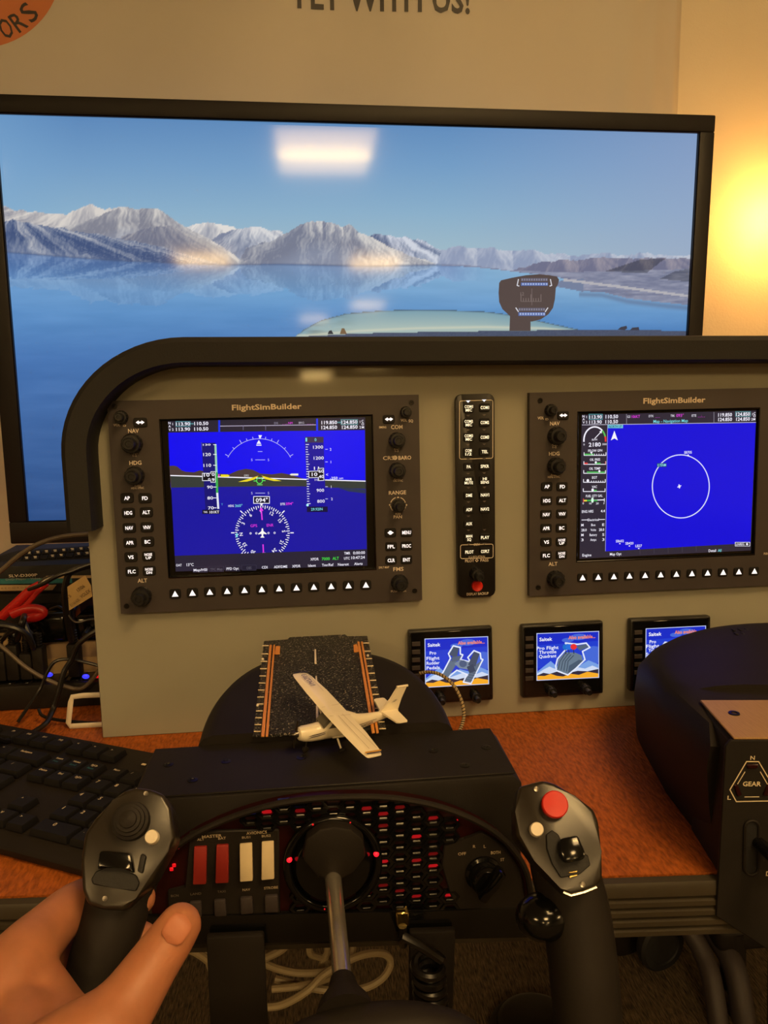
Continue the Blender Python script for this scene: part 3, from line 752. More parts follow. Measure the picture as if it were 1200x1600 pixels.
g.line([(344, 665.8), (493.5, 663.8)], .9, (200, 190, 220))
for x in (380, 415): g.line([(x, 665), (x, 672)], .7, (120, 112, 150))
g.text('DIS', 431.5, 661, 3.2, (150, 146, 170)); g.text('_ _._NM', 449, 661, 3.2, MAG, 16); g.text('BRG', 471, 660.4, 3.4, (190, 186, 200)); g.text('_ _ _', 485, 660.6, 3.4, MAG, 10)
# roll arc
g.arc(405, 740.5, 55.5, 55, math.radians(28), math.radians(152), .9, (170, 170, 235), 40)
for a in (30, 45, 60, 70, 80, 90, 100, 110, 120, 135, 150):
    L_ = 6 if a in (30, 60, 120, 150) else 3.5; a_ = math.radians(a)
    g.line([(405 + 55 * math.cos(a_), 740.5 - 55 * math.sin(a_)), (405 + (55 + L_) * math.cos(a_), 740.5 - (55 + L_) * math.sin(a_))], .9, (190, 190, 240))
g.poly([(403.6, 680), (409.4, 680), (406.5, 686)], WHITE); g.poly([(404.4, 687.5), (408, 693.5), (400.8, 693.5)], WHITE); g.rect(400.5, 694.8, 408.5, 696.3, WHITE)
for y, w_ in ((705.5, 3.5), (718.5, 7.5), (770.5, 7.5)):
    g.line([(406.5 - w_, y), (406.5 + w_, y)], .8, (190, 190, 245))
    if w_ > 5:
        for sg in (-1, 1): g.text('5', 406.5 + sg * 13, y, 4, (200, 200, 245))
for p in ([(372, 753), (404, 743.4), (398, 749), (386, 752.5)], [(440, 751.6), (408.5, 743.2), (414, 748.5), (428, 751.6)]): g.poly(p, (236, 214, 40))
g.poly([(345, 741.5), (356, 741.5), (359, 743.5), (356, 745.3), (345, 745.3)], (236, 214, 40)); g.poly([(466, 740), (455, 740), (452.5, 741.5), (455, 743), (466, 743)], (240, 236, 220))
g.arc(405.5, 751, 4.6, 4.6, 0, 2 * math.pi, 1.2, (90, 235, 90), 20); g.line([(396.5, 751.5), (401, 751.5)], 1.2, (90, 235, 90)); g.line([(410, 751), (414.5, 751)], 1.2, (90, 235, 90)); g.line([(402, 757.5), (410, 757.5)], 1, (120, 235, 120)); g.text('090', 385, 743, 3.6, (205, 205, 205))
# airspeed tape
g.poly([(315, 692), (336.5, 692), (343, 796), (321, 797)], (20, 18, 110)); g.poly([(314, 691), (315.5, 691), (316, 704), (314.8, 704)], (60, 60, 170))
g.poly([(335, 694), (338.2, 694), (340, 740), (336.6, 740)], (150, 205, 180)); g.poly([(336.4, 738), (340, 738), (341.3, 775), (337.8, 775)], (60, 175, 80)); g.poly([(337.8, 770), (341, 770), (342.6, 795), (339.6, 795)], (225, 230, 245))
for s_, x, y in (('130', 323, 694.8), ('120', 323.5, 710), ('110', 324, 727), ('90', 328, 761), ('80', 328.5, 778), ('70', 329.5, 793.5)):
    g.text(s_, x, y, 5 if s_ != '130' else 3, WHITE, 12 if len(s_) == 3 else 9, .01); g.line([(333.5, y), (338, y)], 1, WHITE)
g.poly([(315.8, 739), (329, 739), (329, 736.5), (337, 736.5), (337, 754), (329, 754), (329, 751.5), (315.8, 751.5)], (225, 225, 235)); g.poly([(316.8, 740), (330, 740), (330, 737.5), (336, 737.5), (336, 753), (330, 753), (330, 750.5), (316.8, 750.5)], (14, 12, 22))
g.text('10', 323, 742, 5.5, WHITE, 9, .015); g.text('0', 333, 741, 5.5, WHITE, 4.5, .015); g.text('9', 333, 749.5, 5, WHITE, 4.5, .015); g.text('0', 327, 749, 4, WHITE, 4, .01)
g.rect(341, 741, 343, 745, MAG); g.rect(316, 796.5, 343.5, 803, (16, 14, 34)); g.text('TAS', 321, 800, 3, WHITE, 6, .01); g.text('101KT', 335, 800, 4.2, WHITE, 15, .012)
g.text('Y', 347, 788, 3.5, (90, 170, 230))
# altitude tape
g.poly([(476, 684), (505.5, 683.5), (509, 791), (481, 792)], (18, 14, 150)); g.rect(477, 682.5, 505.5, 691.5, (58, 48, 78)); g.rect(477.3, 684, 480, 690, CYAN); g.text('0', 493, 687, 4.6, CYAN, bold=.01)
for k in range(25):
    y = 694 + 3.85 * k; x = 477.5 + (y - 694) * .028; L_ = 3.4 if k % 4 else 5.2
    g.rect(x, y, x + L_, y + 1.1, (225, 225, 245))
for s_, x, y in (('1300', 497, 698.5), ('1200', 498, 715.5), ('11', 494.5, 731.5), ('900', 500.5, 766), ('800', 501.5, 783)): g.text(s_, x, y, 5, WHITE, 3.9 * len(s_), .008)
g.poly([(482, 736), (496.5, 735.5), (496.5, 731.5), (506, 731), (506.6, 751), (497.5, 751.5), (497.3, 746.5), (482.3, 747)], (225, 225, 235)); g.poly([(483, 737), (497.5, 736.5), (497.5, 732.5), (505, 732), (505.6, 750), (498.5, 750.5), (498.3, 745.5), (483.3, 746)], (10, 10, 20))
g.text('10', 491.5, 741, 5.6, WHITE, 9, .016); g.text('60', 501.8, 736, 5, WHITE, 8, .014); g.text('40', 502, 744.5, 5, WHITE, 8, .014); g.text('10', 495, 749.5, 3.5, WHITE, 6)
for s_, x, y in (('2', 516.5, 702), ('1', 517, 721.7), ('1', 517.5, 760.5), ('2', 518.5, 779.5)):
    g.text(s_, x, y, 4.2, WHITE); g.line([(508.5, y + (0 if y < 740 else 0)), (512, y)], 1, (190, 190, 235))
g.text('<', 511, 741.5, 5, WHITE); g.text('-250', 521.5, 747, 4.2, WHITE, 12, .01); g.text('NM', 533, 747.5, 2.6, WHITE, 6)
g.rect(479.5, 791.5, 512, 800, (16, 14, 60)); g.text('29.92IN', 495, 795.5, 4.2, CYAN, 18, .012); g.disc(480.5, 789.2, 2.1, 2.1, (170, 240, 250), 10)
# compass rose
CX, CY, CR = 410, 832.5, 42.5
g.disc(CX, CY, CR + 1, CR + 1, (20, 18, 138), 40)
for d_ in range(0, 360, 5):
    a = math.radians(d_ - 94); L_ = 5 if d_ % 10 == 0 else 3
    g.line([(CX + CR * math.sin(a), CY - CR * math.cos(a)), (CX + (CR - L_) * math.sin(a), CY - (CR - L_) * math.cos(a))], 1.2, WHITE)
for d_, s_ in ((0, 'N'), (30, '3'), (60, '6'), (90, '9'), (120, '12'), (150, '15'), (180, 'S'), (210, '21'), (240, '24'), (270, 'W'), (300, '30'), (330, '33')):
    a = math.radians(d_ - 94); g.text(s_, CX + (CR - 9) * math.sin(a), CY - (CR - 9) * math.cos(a), 5.4, WHITE, bold=.012, ang=-a)
for d_ in (45, 90, -45, -90, 135, -135):
    a = math.radians(d_); g.line([(CX + (CR + 1.5) * math.sin(a), CY - (CR + 1.5) * math.cos(a)), (CX + (CR + 6) * math.sin(a), CY - (CR + 6) * math.cos(a))], 1.6, WHITE)
a = math.radians(-94); g.rect(CX - CR + 1, CY + 1, CX - CR + 4, CY + 7, CYAN)
g.line([(408.3, 797), (409.6, 812)], 1.8, MAG); g.poly([(405, 798.5), (411.5, 798), (408, 792)], MAG); g.line([(411, 851), (412, 871)], 1.8, MAG)
g.text('GPS', 396.5, 821.3, 4.6, MAG, 10.5); g.text('ENR', 422, 820.5, 4.6, MAG, 10.5)
for x in (391.5, 400.5, 419.5, 429): g.arc(x, 833 - (x - 410) * .02, 1.3, 1.3, 0, 6.283, .7, WHITE, 10)
g.poly([(409, 825.5), (411, 825.5), (411.6, 830), (416.5, 833.5), (416.5, 835), (411.6, 834), (411.2, 837.5), (413, 839), (413, 840), (407, 840), (407, 839), (408.9, 837.5), (408.5, 834), (403.5, 835.2), (403.5, 833.7), (408.4, 830)], (250, 250, 245))
g.rect(395.8, 775.3, 421.5, 787, WHITE); g.rect(396.8, 776.3, 420.5, 786, (16, 14, 40)); g.text('094°', 409, 781.2, 6.6, WHITE, 19, .018); g.poly([(406, 787), (411, 787), (408.5, 791)], WHITE)
g.text('HDG', 361, 790.3, 3.6, WHITE, 8.5, .01); g.text('360°', 373, 790, 4.4, CYAN, 11.5, .01); g.text('DTK', 442, 787.5, 3.8, WHITE, 7.5, .01); g.text('094°', 452.5, 787, 4.4, MAG, 11.5, .01)
g.poly([(273, 868.5), (572.5, 858), (574, 884), (274.5, 893)], (38, 34, 52))
g.text('OAT', 279.5, 883, 4, WHITE, 9, .01); g.text('13°C', 297, 882.2, 4.6, WHITE, 11, .01)
for s_, x, w_ in (('Map/HSI', 313, 21), ('TFC Map', 338, 19), ('PFD Opt', 363.5, 19), ('OBS', 389, 8), ('CDI', 413.5, 9), ('ADF/DME', 438.5, 21), ('XPDR', 463, 13), ('Ident', 487.5, 12), ('Tmr/Ref', 512, 18), ('Nearest', 536.5, 17), ('Alerts', 560, 13)):
    y = 890.3 - (x - 313) * .039
    dim = s_ in ('TFC Map', 'OBS')
    if x < 400: g.rect(x - 11.5, y - 4.6, x + 11.5, y + 4, (60, 56, 76)); g.rect(x - 11, y - 4.1, x + 11, y + 3.5, (34, 30, 48))
    g.text(s_, x, y, 4.2, (90, 86, 100) if dim else WHITE, w_, .01)
g.text('XPDR', 491.5, 873.6, 4.2, WHITE, 13, .01); g.text('7000', 509, 873, 4.6, GREEN, 12.5, .01); g.text('ALT', 524.5, 872.3, 4.6, GREEN, 10, .01)
g.text('TMR', 542.5, 864.3, 4.2, WHITE, 9.5, .01); g.text('0:00:00', 561, 863.6, 4.6, WHITE, 18.5, .01); g.text('UTC', 542, 872.2, 4.2, WHITE, 9, .01); g.text('10:47:24', 559.5, 871, 4.6, WHITE, 21, .01)
g.build('screen_picture', 'display', t, 'lit horizon, tapes and compass rose')

t, loc, D = flight_display('right flight display showing a plain blue map with one white ring', [(829, 613), (1290, 604.5), (1288, 912), (826, 930.5)], [(904, 644), (1186.5, 638), (1179, 866), (900, 878)], False)
for q in ((844, 626), (841, 918)): screw(t, loc, *q, D)
knob(t, loc, 860, 641, 9 * .00066, D, .010)
for x, y, r in ((869, 681, 14), (868, 728, 13.5), (867, 904, 13.5)): knob(t, loc, x, y, r * .00064, D, .014)
for x, y, r in ((1252, 672, 12.5), (1252, 718, 12.5), (1253, 770, 10), (1253, 884, 13)): knob(t, loc, x, y, r * .00064, D, .014)
knob(t, loc, 1264, 632, 8.5 * .00066, D, .010); button(t, loc, 1238, 640, 18, 13, D, '<>', 5)
for n, x, y in (('MENU', 1265, 808), ('FPL', 1242, 830), ('PROC', 1265, 829), ('CLR', 1242, 851), ('ENT', 1265, 850)): legend_button(n, x, y, 18, 14)
button(t, loc, 1242, 809, 18, 14, D, 'D>', 5)
for n, x, y in (('AP', 854, 760), ('FD', 878, 760), ('HDG', 853.5, 782), ('ALT', 878, 781.5), ('NAV', 853, 803.5), ('VNV', 877.5, 802.5), ('APR', 853, 825), ('BC', 877, 824.5), ('VS', 853, 846.5), ('NOSE UP', 877, 846), ('FLC', 853, 867.5), ('NOSE DN', 877, 866.5)): legend_button(n, x, y, 18, 14)
button(t, loc, 879.5, 649, 18, 13, D, '<>', 5)
for k in range(12): button(t, loc, 909.5 + (1177.5 - 909.5) * k / 11, 902.2 - 10.2 * k / 11, 16, 14, D, '^', 5)
dk = Deck(loc, off=D + .0001)
dk.text('FlightSimBuilder', 1054, 625.2, 8.2, (206, 192, 172), 97, .022)
for s_, x, y, h, w_ in (('NAV', 867, 661.5, 5.8, 15), ('HDG', 866, 708.7, 5.8, 16.5), ('ALT', 864, 881, 5.8, 14)): dk.text(s_, x, y, h, PRINT, w_, .015)
for s_, x, y, w_ in (('VOL', 845, 653, 10), ('ID', 854.5, 655, 4.5), ('PUSH', 866.5, 695, 8), ('1-2', 866.5, 698.5, 6), ('PUSH', 865, 742, 8), ('HDG SYNC', 865.5, 745, 19), ('PUSH', 1197, 865, 7)): tiny(dk, s_, x, y, 3.2 if s_ != 'VOL' else 4.2, w_)
dk.build('printed_lettering', 'print', t)
g = Deck(loc, off=.0058)
g.poly([(909, 648), (1181.5, 641.5), (1173, 860), (905.5, 873)], (46, 40, 54))
g.poly([(949.5, 663.5), (1181, 660), (1172.5, 848.5), (946, 861.5)], (16, 10, 214))
g.line([(909.5, 664), (1181, 660)], .9, (190, 186, 205)); g.line([(949.5, 664), (946, 861)], .8, (150, 150, 220))
g.line([(979, 647), (979, 663)], .7, (150, 146, 160)); g.line([(1115.5, 644), (1115.5, 660)], .7, (150, 146, 160))
g.rect(920, 646.8, 941.5, 655.8, (90, 160, 170)); g.rect(920.8, 647.6, 940.7, 655, (40, 56, 66))
for s_, x, y in (('113.90', 930.7, 651.4), ('110.50', 956, 650.8), ('113.90', 930.5, 659.3), ('110.50', 955.8, 658.7)): g.text(s_, x, y, 5.4, WHITE, 19.5, .018)
g.rect(1149, 642.8, 1173, 651, (100, 160, 165)); g.rect(1149.8, 643.6, 1172.2, 650.2, (44, 60, 66))
for s_, x, y in (('119.850', 1133, 648), ('124.850', 1161, 647), ('124.850', 1133, 655.2), ('124.850', 1161, 654.6)): g.text(s_, x, y, 5.2, WHITE, 21.5, .018)
for c, x, y in (('N', 911.7, 650.5), ('A', 911.9, 655), ('V', 912, 660), ('1', 916.5, 651.5), ('2', 916.5, 659.5), ('1', 1175.7, 647), ('2', 1175, 655), ('C', 1179, 646), ('O', 1178.8, 650), ('M', 1178.5, 655)): g.text(c, x, y, 3.6, WHITE, bold=.012)
g.text('GS', 982.5, 651, 3.6, WHITE, 5); g.text('106KT', 993.5, 650.7, 4.4, MAG, 13); g.text('DTK', 1017.5, 650, 3.6, WHITE, 7.5); g.text('_ _ _', 1027.5, 650, 3.6, MAG, 7); g.text('TRK', 1051, 649.5, 3.6, WHITE, 6.5); g.text('093°', 1062.5, 649, 4.6, MAG, 11.5); g.text('ETE', 1084.5, 649.2, 3.6, WHITE, 7); g.text('_ _:_ _', 1096, 649.2, 3.6, MAG, 11)
g.text('Map - Navigation Map', 1048, 657.7, 4.6, CYAN, 54, .008)
g.rect(949.8, 663.5, 973.5, 669, (110, 195, 215)); g.text('NORTH UP', 961.5, 666.2, 3.8, (20, 50, 90), 20, .01)
g.poly([(960, 673), (965.3, 688), (960, 685), (954.5, 688)], WHITE)
g.arc(929.3, 688, 17, 21, math.radians(28), math.radians(185), 2.2, WHITE, 30); g.arc(929.3, 688, 17, 21, math.radians(8), math.radians(45), 2.4, (90, 190, 90), 8); g.arc(929.3, 688, 17, 21, math.radians(-4), math.radians(15), 2.6, (220, 60, 60), 6)
g.line([(929.5, 685), (938, 676)], 1.1, WHITE); g.poly([(940.5, 672.5), (940, 677.5), (936.3, 674.5)], WHITE)
g.text('RPM', 929, 687, 3, WHITE, 8); g.text('2180', 929.3, 694.5, 6.2, WHITE, 19, .016); g.text('0', 912.6, 694.5, 3.2, WHITE); g.text('3000', 944.5, 694, 3, WHITE, 7)
for i, (s_, y, kind) in enumerate((('FFLOW GPH', 704, 0), ('OIL PRES', 718, 1), ('OIL TEMP', 732, 2), ('EGT', 746, 3), ('VAC', 760.5, 4))):
    x0, x1, yb = 912.6 - i * .3, 946.8 - i * .35, y + 7.5
    g.text(s_, 930 - i * .3, y, 3.8, WHITE, {0: 22, 1: 16, 2: 17.5, 3: 8, 4: 8}[kind], .01)
    g.line([(x0, yb - 4.5), (x0, yb), (x1, yb), (x1, yb - 4.5)], 1.1, WHITE)
    if kind == 0: g.rect(x0 + .5, yb - 2.6, x0 + 15, yb - .2, (80, 190, 90)); g.poly([(924, yb - 1.5), (922, yb - 5.5), (926, yb - 5.5)], WHITE)
    if kind == 1: g.rect(x0 + .5, yb - 2.6, x0 + 6, yb - .2, (220, 60, 60)); g.rect(x1 - .8, yb - 4.5, x1, yb, (220, 60, 60)); g.rect(x0 + 17, yb - 2.6, x0 + 26, yb - .2, (80, 190, 90)); g.disc(931, yb - 3, 1.7, 2, WHITE, 10)
    if kind == 2: g.rect(x0 + 5, yb - 2.8, x1 - 1, yb - .2, (80, 180, 90)); g.disc(936.5, yb - 3.2, 1.7, 2, WHITE, 10)
    if kind == 3: g.disc(918.5, yb - 2.5, 2, 2.4, WHITE, 10)
    if kind == 4: g.rect(x0 + 15, yb - 2.6, x0 + 21, yb - .2, (80, 190, 90)); g.disc(926, yb - 2.5, 2, 2.4, WHITE, 10)
    if kind in (0, 3):
        for q in range(6): g.rect(x1 - 4 - q * 3.6, yb - 2.6, x1 - 3.2 - q * 3.6, yb, WHITE)
g.text('FUEL QTY GAL', 928.5, 774.7, 3.8, WHITE, 26, .01)
g.line([(911.3, 782), (944.5, 781)], 1.4, WHITE); g.rect(911, 779, 912.2, 785, (220, 60, 60)); g.rect(912.5, 781, 917, 783.4, (240, 220, 60)); g.rect(917, 781, 933.5, 783.2, (60, 180, 80)); g.rect(943.8, 778.5, 944.8, 784, WHITE); g.disc(925.7, 781.5, 2, 4.2, (220, 250, 230), 12)
for s_, x in (('0', 911.3), ('10', 922.5), ('20', 933.3), ('F', 944)): g.text(s_, x, 786.5, 3.2, WHITE)
g.text('ENG HRS', 918.2, 799, 4.2, WHITE, 18, .01); g.text('4.4', 942, 798.3, 4.2, WHITE, 6.5, .01)
g.line([(909, 812.5), (918, 812.3)], 1, WHITE); g.line([(936, 811.8), (945, 811.6)], 1, WHITE); g.text('Electrical', 927, 812, 3.8, WHITE, 17.5, .008)
for s1, s2, s3, y in (('M', 'Bus', 'E', 820), ('28.0', 'Volts', '28.0', 827.8), ('M', 'Battery', 'S', 835.5), ('3', 'Amps', '3', 843.2)):
    g.text(s1, 910 if len(s1) == 1 else 912.5, y + .3, 4, WHITE, 3.6 if len(s1) == 1 else 8.2, .01); g.text(s2, 927, y, 3.8, WHITE, {3: 6.5, 5: 8.5, 7: 11.5, 4: 9.5}[len(s2)], .006); g.text(s3, 942.7 if len(s3) == 1 else 940, y - .3, 4, WHITE, 3.4 if len(s3) == 1 else 8.2, .01)
g.text('Engine', 917, 867.2, 4.2, WHITE, 14, .008); g.text('Map Opt', 962, 865.5, 4.2, WHITE, 18, .008)
for k in range(5): g.line([(1000 + k * 22, 857 - k * 1.1), (1000 + k * 22, 866 - k * 1.1)], .6, (70, 64, 78))
g.text('Detail', 1113, 860.3, 4.2, WHITE, 11.5, .008); g.text('All', 1124.5, 860, 4.2, CYAN, 5.5, .008)
g.rect(1148.5, 847, 1172, 853.5, WHITE); g.rect(1149.2, 847.6, 1171.3, 852.9, (20, 16, 30)); g.text('UNREG', 1156.5, 850.2, 3.6, WHITE, 13, .01); g.poly([(1165, 850.2), (1167.3, 848), (1169.5, 850.2), (1167.3, 852.4)], WHITE)
g.arc(1063.8, 760, 44.5, 49.3, 0, 2 * math.pi, 1.5, (225, 225, 255), 64)
g.text('SB705', 1075, 706.7, 4, WHITE, 12, .008); g.poly([(1073.5, 712), (1077, 712), (1075.2, 709.5)], WHITE)
g.rect(1026.5, 723.8, 1041.5, 729.6, (30, 70, 110)); g.text('0.75NM', 1034, 726.6, 3.8, (150, 235, 250), 13, .01)
g.poly([(1060, 757.5), (1061.5, 756.5), (1063, 762), (1061, 763.5)], WHITE); g.poly([(1058.5, 760.5), (1064.5, 758), (1064.5, 759.5), (1058.5, 762)], WHITE)
for s_, x, y in (('SB602', 968.5, 845.3), ('SB420', 983.5, 848.8), ('LB27', 998, 852.8)): g.text(s_, x, y, 4, WHITE, 12.5 if len(s_) == 5 else 10, .006); g.rect(x - 1, y + 3.5, x + 1, y + 5, WHITE)
g.build('screen_picture', 'display', t, 'lit blue map with engine gauges')

# ---- audio panel
t, loc = pthing('audio_panel', 'narrow black radio button panel with a red button between the flight displays', 'audio panel', 713, 934)
D = .007
out = []
x0, x1, z0, z1 = rect_of(loc, [(712.5, 616.5), (772.5, 614.5), (774, 931.5), (715, 934.5)], D)
r = .006
for cx_, cz_, a0 in ((x1 - r, z1 - r, 0), (x0 + r, z1 - r, 90), (x0 + r, z0 + r, 180), (x1 - r, z0 + r, 270)):
    for i in range(6): a = math.radians(a0 + 90 * i / 5); out.append((cx_ + r * math.cos(a), -D, cz_ + r * math.sin(a)))
part('bezel', MB().prism(out, (0, D, 0), .0008, 2, only='start'), 'bezel_dark', t, world=False)
AB = [('COM1 MIC', 732, 638), ('COM1', 757, 636.7), ('COM2 MIC', 732, 661), ('COM2', 757, 660), ('COM3 MIC', 732, 683.5), ('COM3', 757, 683), ('COM 1/2', 731.5, 706.5), ('TEL', 757, 705.5), ('PA', 732, 729), ('SPKR', 757, 728.3), ('MKR MUTE', 732, 751.5), ('HI SENS', 757, 750.5), ('DME', 732.5, 773.7), ('NAV1', 757.3, 773), ('ADF', 732.5, 796), ('NAV2', 757.3, 795), ('AUX', 732.5, 818), ('MAN SQ', 732.7, 840), ('PLAY', 757.5, 839.3), ('PILOT', 733, 862), ('COPLT', 757.5, 861)]
for n, x, y in AB:
    wd = lambda q: {2: 6.5, 3: 10, 4: 13.5, 5: 13.5}[len(q)]
    if ' ' in n: button(t, loc, x, y, 17, 14, D, n, 4.4, [wd(q) for q in n.split()], 'legend_warm', .0014, n.split())
    else: button(t, loc, x, y, 17, 13, D, n, 5, wd(n), 'legend_warm', .0014)
kp = loc(743.5, 896, D); knob(t, loc, 743.5, 896, 10.5 * .00064, D, .018)
rb = loc(745, 915, D)
part('red_button', MB().lathe([(.0056, 0), (.0056, .003), (.005, .0036), (.0046, .0034), (0, .0034)], (rb.x, -D, rb.z), (0, -1, 0), 24), 'led_red' if False else 'red_button', t, 'bright red round button', world=False)
dk = Deck(loc, off=D + .0001)
def rrect(x0, y0, x1, y1, r, sk=0):
    P = []
    for cx_, cy_, a0 in ((x1 - r, y0 + r, -90), (x1 - r, y1 - r, 0), (x0 + r, y1 - r, 90), (x0 + r, y0 + r, 180)):
        for i in range(5): a = math.radians(a0 + 90 * i / 4); P.append((cx_ + r * math.cos(a) + 0, cy_ + r * math.sin(a) - sk * (cx_ - x0)))
    return P
dk.line(rrect(718, 626.5, 770, 717.5, 3, .03), .9, PRINT, True); dk.line(rrect(719.5, 851.5, 770.5, 873, 3, .03), .9, PRINT, True)
dk.text('CREW', 745, 850.7, 3.6, PRINT, 10, .01); dk.text('ICS ISOLATION', 745, 869.8, 3.4, PRINT, 25); dk.text('PILOT', 733.8, 876.2, 4.4, PRINT, 14, .008); dk.text('PASS', 757, 875.2, 4.4, PRINT, 12.5, .008); dk.arc(745, 875.6, 2.2, 2.2, 0, 6.283, .9, PRINT, 4); dk.text('DISPLAY BACKUP', 746.4, 927.7, 4.2, PRINT, 34, .006)
for n, x, y in AB:
    if y < 645: continue
    dk.poly([(x - 3.5, y - 12.4), (x + 2.5, y - 12.6), (x - .5, y - 10)], (92, 84, 84))
dk.build('printed_lettering', 'print', t)
g = Deck(loc, off=D + .0003)
for x, y in ((731.5, 627.5), (756.5, 626)): g.poly([(x - 3.6, y - 1.6), (x + 3.6, y - 1.8), (x, y + 2)], (250, 248, 255))
g.build('indicator_lights', 'display', t, 'two lit white marks')

# ---- small instruments
def instrument(label, body, scr, knobs, draw, words, wx, wy, sx, ax):
    t, loc = pthing('small_display', label, 'instrument display', *body[3], group='small square displays under the flight displays')
    D = .009
    part('housing', quad_box(loc, body, 0, D, .002, 2), 'bezel_dark', t, world=False)
    part('front_plate', quad_box(loc, [(body[0][0] + 4, body[0][1] + 3.5), (body[1][0] - 4, body[1][1] + 3.5), (body[2][0] - 4, body[2][1] - 3.5), (body[3][0] + 4, body[3][1] - 3.5)], D - .001, D + .0012, .0006, 1), 'black_gloss', t, world=False)
    o = D + .0012
    for (x, y), (dx, dy) in zip(body, ((6, 7), (-6, 6), (-6, -6), (6, -6))): screw(t, loc, x + dx, y + dy, D)
    for x, y in knobs: knob(t, loc, x, y, .0052, o, .012)
    for k in range(6):
        x = body[0][0] + 12 - k * .02; y = body[0][1] + 20 + k * 12.5
        b = loc(x, y, o); part('side_button', shared('side_button', lambda: MB().prism([(-.0042, -.0012, -.0022), (.0042, -.0012, -.0022), (.0042, -.0012, .0022), (-.0042, -.0012, .0022)], (0, .0012, 0), .0003, 1, only='start'), 'bezel'), None, t, loc=(b.x, -o, b.z))
    g = Deck(loc, off=o + .0002)
    (xa, ya), (xb, yb), (xc, yc), (xd, yd) = scr
    U = lambda u, v: ((1 - v) * ((1 - u) * xa + u * xb) + v * ((1 - u) * xd + u * xc), (1 - v) * ((1 - u) * ya + u * yb) + v * ((1 - u) * yd + u * yc))
    PU = lambda pts, c: g.poly([U(*p) for p in pts], c)
    PU([(-.012, -.015), (1.012, -.015), (1.012, 1.015), (-.012, 1.015)], (196, 206, 240))
    PU([(0, 0), (1, 0), (1, 1), (0, 1)], (26, 44, 196))
    PU([(0, .25), (1, .2), (1, .75), (0, .75)], (34, 62, 206))
    for cx_, cy_, rx, ry in ((.68, .1, .14, .07), (.92, .45, .16, .14), (.86, .6, .2, .14), (.5, .16, .1, .05)):
        PU([(min(1, max(0, cx_ + rx * math.cos(a))), min(1, max(0, cy_ + ry * math.sin(a)))) for a in [k * .5236 for k in range(12)]], (70, 104, 214))
    PU([(0, .82), (.06, .76), (.14, .68), (.22, .6), (.3, .7), (.4, .74), (.55, .66), (.7, .72), (.84, .62), (1, .72), (1, .95), (0, .95)], (120, 160, 226))
    PU([(0, .86), (.1, .78), (.2, .72), (.26, .76), (.4, .82), (.6, .74), (.78, .8), (.9, .74), (1, .8), (1, .95), (0, .95)], (206, 218, 242))
    PU([(0, .9), (.1, .85), (.2, .88), (.34, .83), (.5, .88), (.66, .84), (.82, .86), (1, .82), (1, .97), (0, .97)], (52, 44, 60))
    PU([(0, .91), (.12, .92), (.22, .88), (.32, .93), (.42, .95), (.55, .9), (.68, .93), (.82, .87), (1, .92), (1, 1), (0, 1)], (246, 170, 40))
    g.text('Saitek', *U(sx, .12), 5.6, (250, 250, 255), 20, .016); g.text('Also available...', *U(ax, .1), 5.4, (255, 140, 40), 42 if ax > .7 else 38, .02)
    for i, w_ in enumerate(words): g.text(w_, *U(wx, wy[i]), 5.2, (240, 242, 255), 3.4 * len(w_), .014)
    draw(g, U, PU)
    g.build('screen_picture', 'display', t, 'lit advertisement picture'); return t
def pedals(g, U, PU):
    P = [(.24, .8), (.40, .42), (.37, .32), (.45, .16), (.56, .2), (.56, .34), (.6, .36), (.56, .46), (.72, .52), (.68, .42), (.78, .28), (.88, .34), (.89, .46), (.92, .48), (.72, .98), (.6, .94), (.66, .78), (.5, .68), (.34, .84)]
    g.line([U(*p) for p in P], 2.2, (225, 232, 250), True); PU([(.26, .78), (.4, .46), (.52, .5), (.36, .82)], (96, 112, 132)); PU([(.38, .34), (.45, .18), (.54, .21), (.5, .44)], (70, 82, 104)); PU([(.42, .4), (.58, .37), (.54, .48), (.42, .5)], (84, 98, 120))
    PU([(.46, .54), (.56, .46), (.74, .54), (.68, .68), (.54, .64)], (120, 136, 156)); g.disc(*U(.6, .55), 6, 5.5, (76, 92, 124), 16)
    PU([(.62, .93), (.76, .62), (.9, .5), (.72, .96)], (92, 108, 128)); PU([(.68, .58), (.78, .3), (.87, .35), (.8, .62)], (66, 78, 100)); PU([(.66, .62), (.76, .56), (.8, .72), (.7, .76)], (58, 70, 92))
    for k in range(4): g.line([U(.64 + k * .02, .88 - k * .05), U(.74 + k * .02, .92 - k * .05)], .8, (60, 72, 92))
def quadrant(g, U, PU):
    P = [(.3, .72), (.33, .56), (.44, .4), (.5, .34), (.46, .22), (.66, .26), (.8, .24), (.86, .34), (.74, .42), (.78, .6), (.62, .8), (.5, .92), (.32, .82)]
    g.line([U(*p) for p in P], 2.2, (225, 232, 250), True)
    PU([(.32, .8), (.34, .58), (.46, .42), (.62, .44), (.72, .5), (.74, .62), (.5, .9)], (104, 122, 140)); PU([(.5, .9), (.52, .72), (.68, .6), (.75, .62), (.62, .78)], (74, 90, 110)); PU([(.62, .3), (.8, .26), (.84, .33), (.7, .4)], (84, 100, 122))
    for k in range(4): g.line([U(.345 + k * .045, .78 + k * .02), U(.37 + k * .045, .62), U(.46 + k * .045, .44 + k * .02)], 1, (44, 54, 70))
    for x, c in ((.47, (30, 110, 200)), (.52, (40, 110, 220)), (.60, (230, 50, 50))): g.line([U(x, .46), U(x - .01, .34)], 1.2, (40, 50, 64)); g.disc(*U(x - .005, .31), 5, 4.6, c, 14)
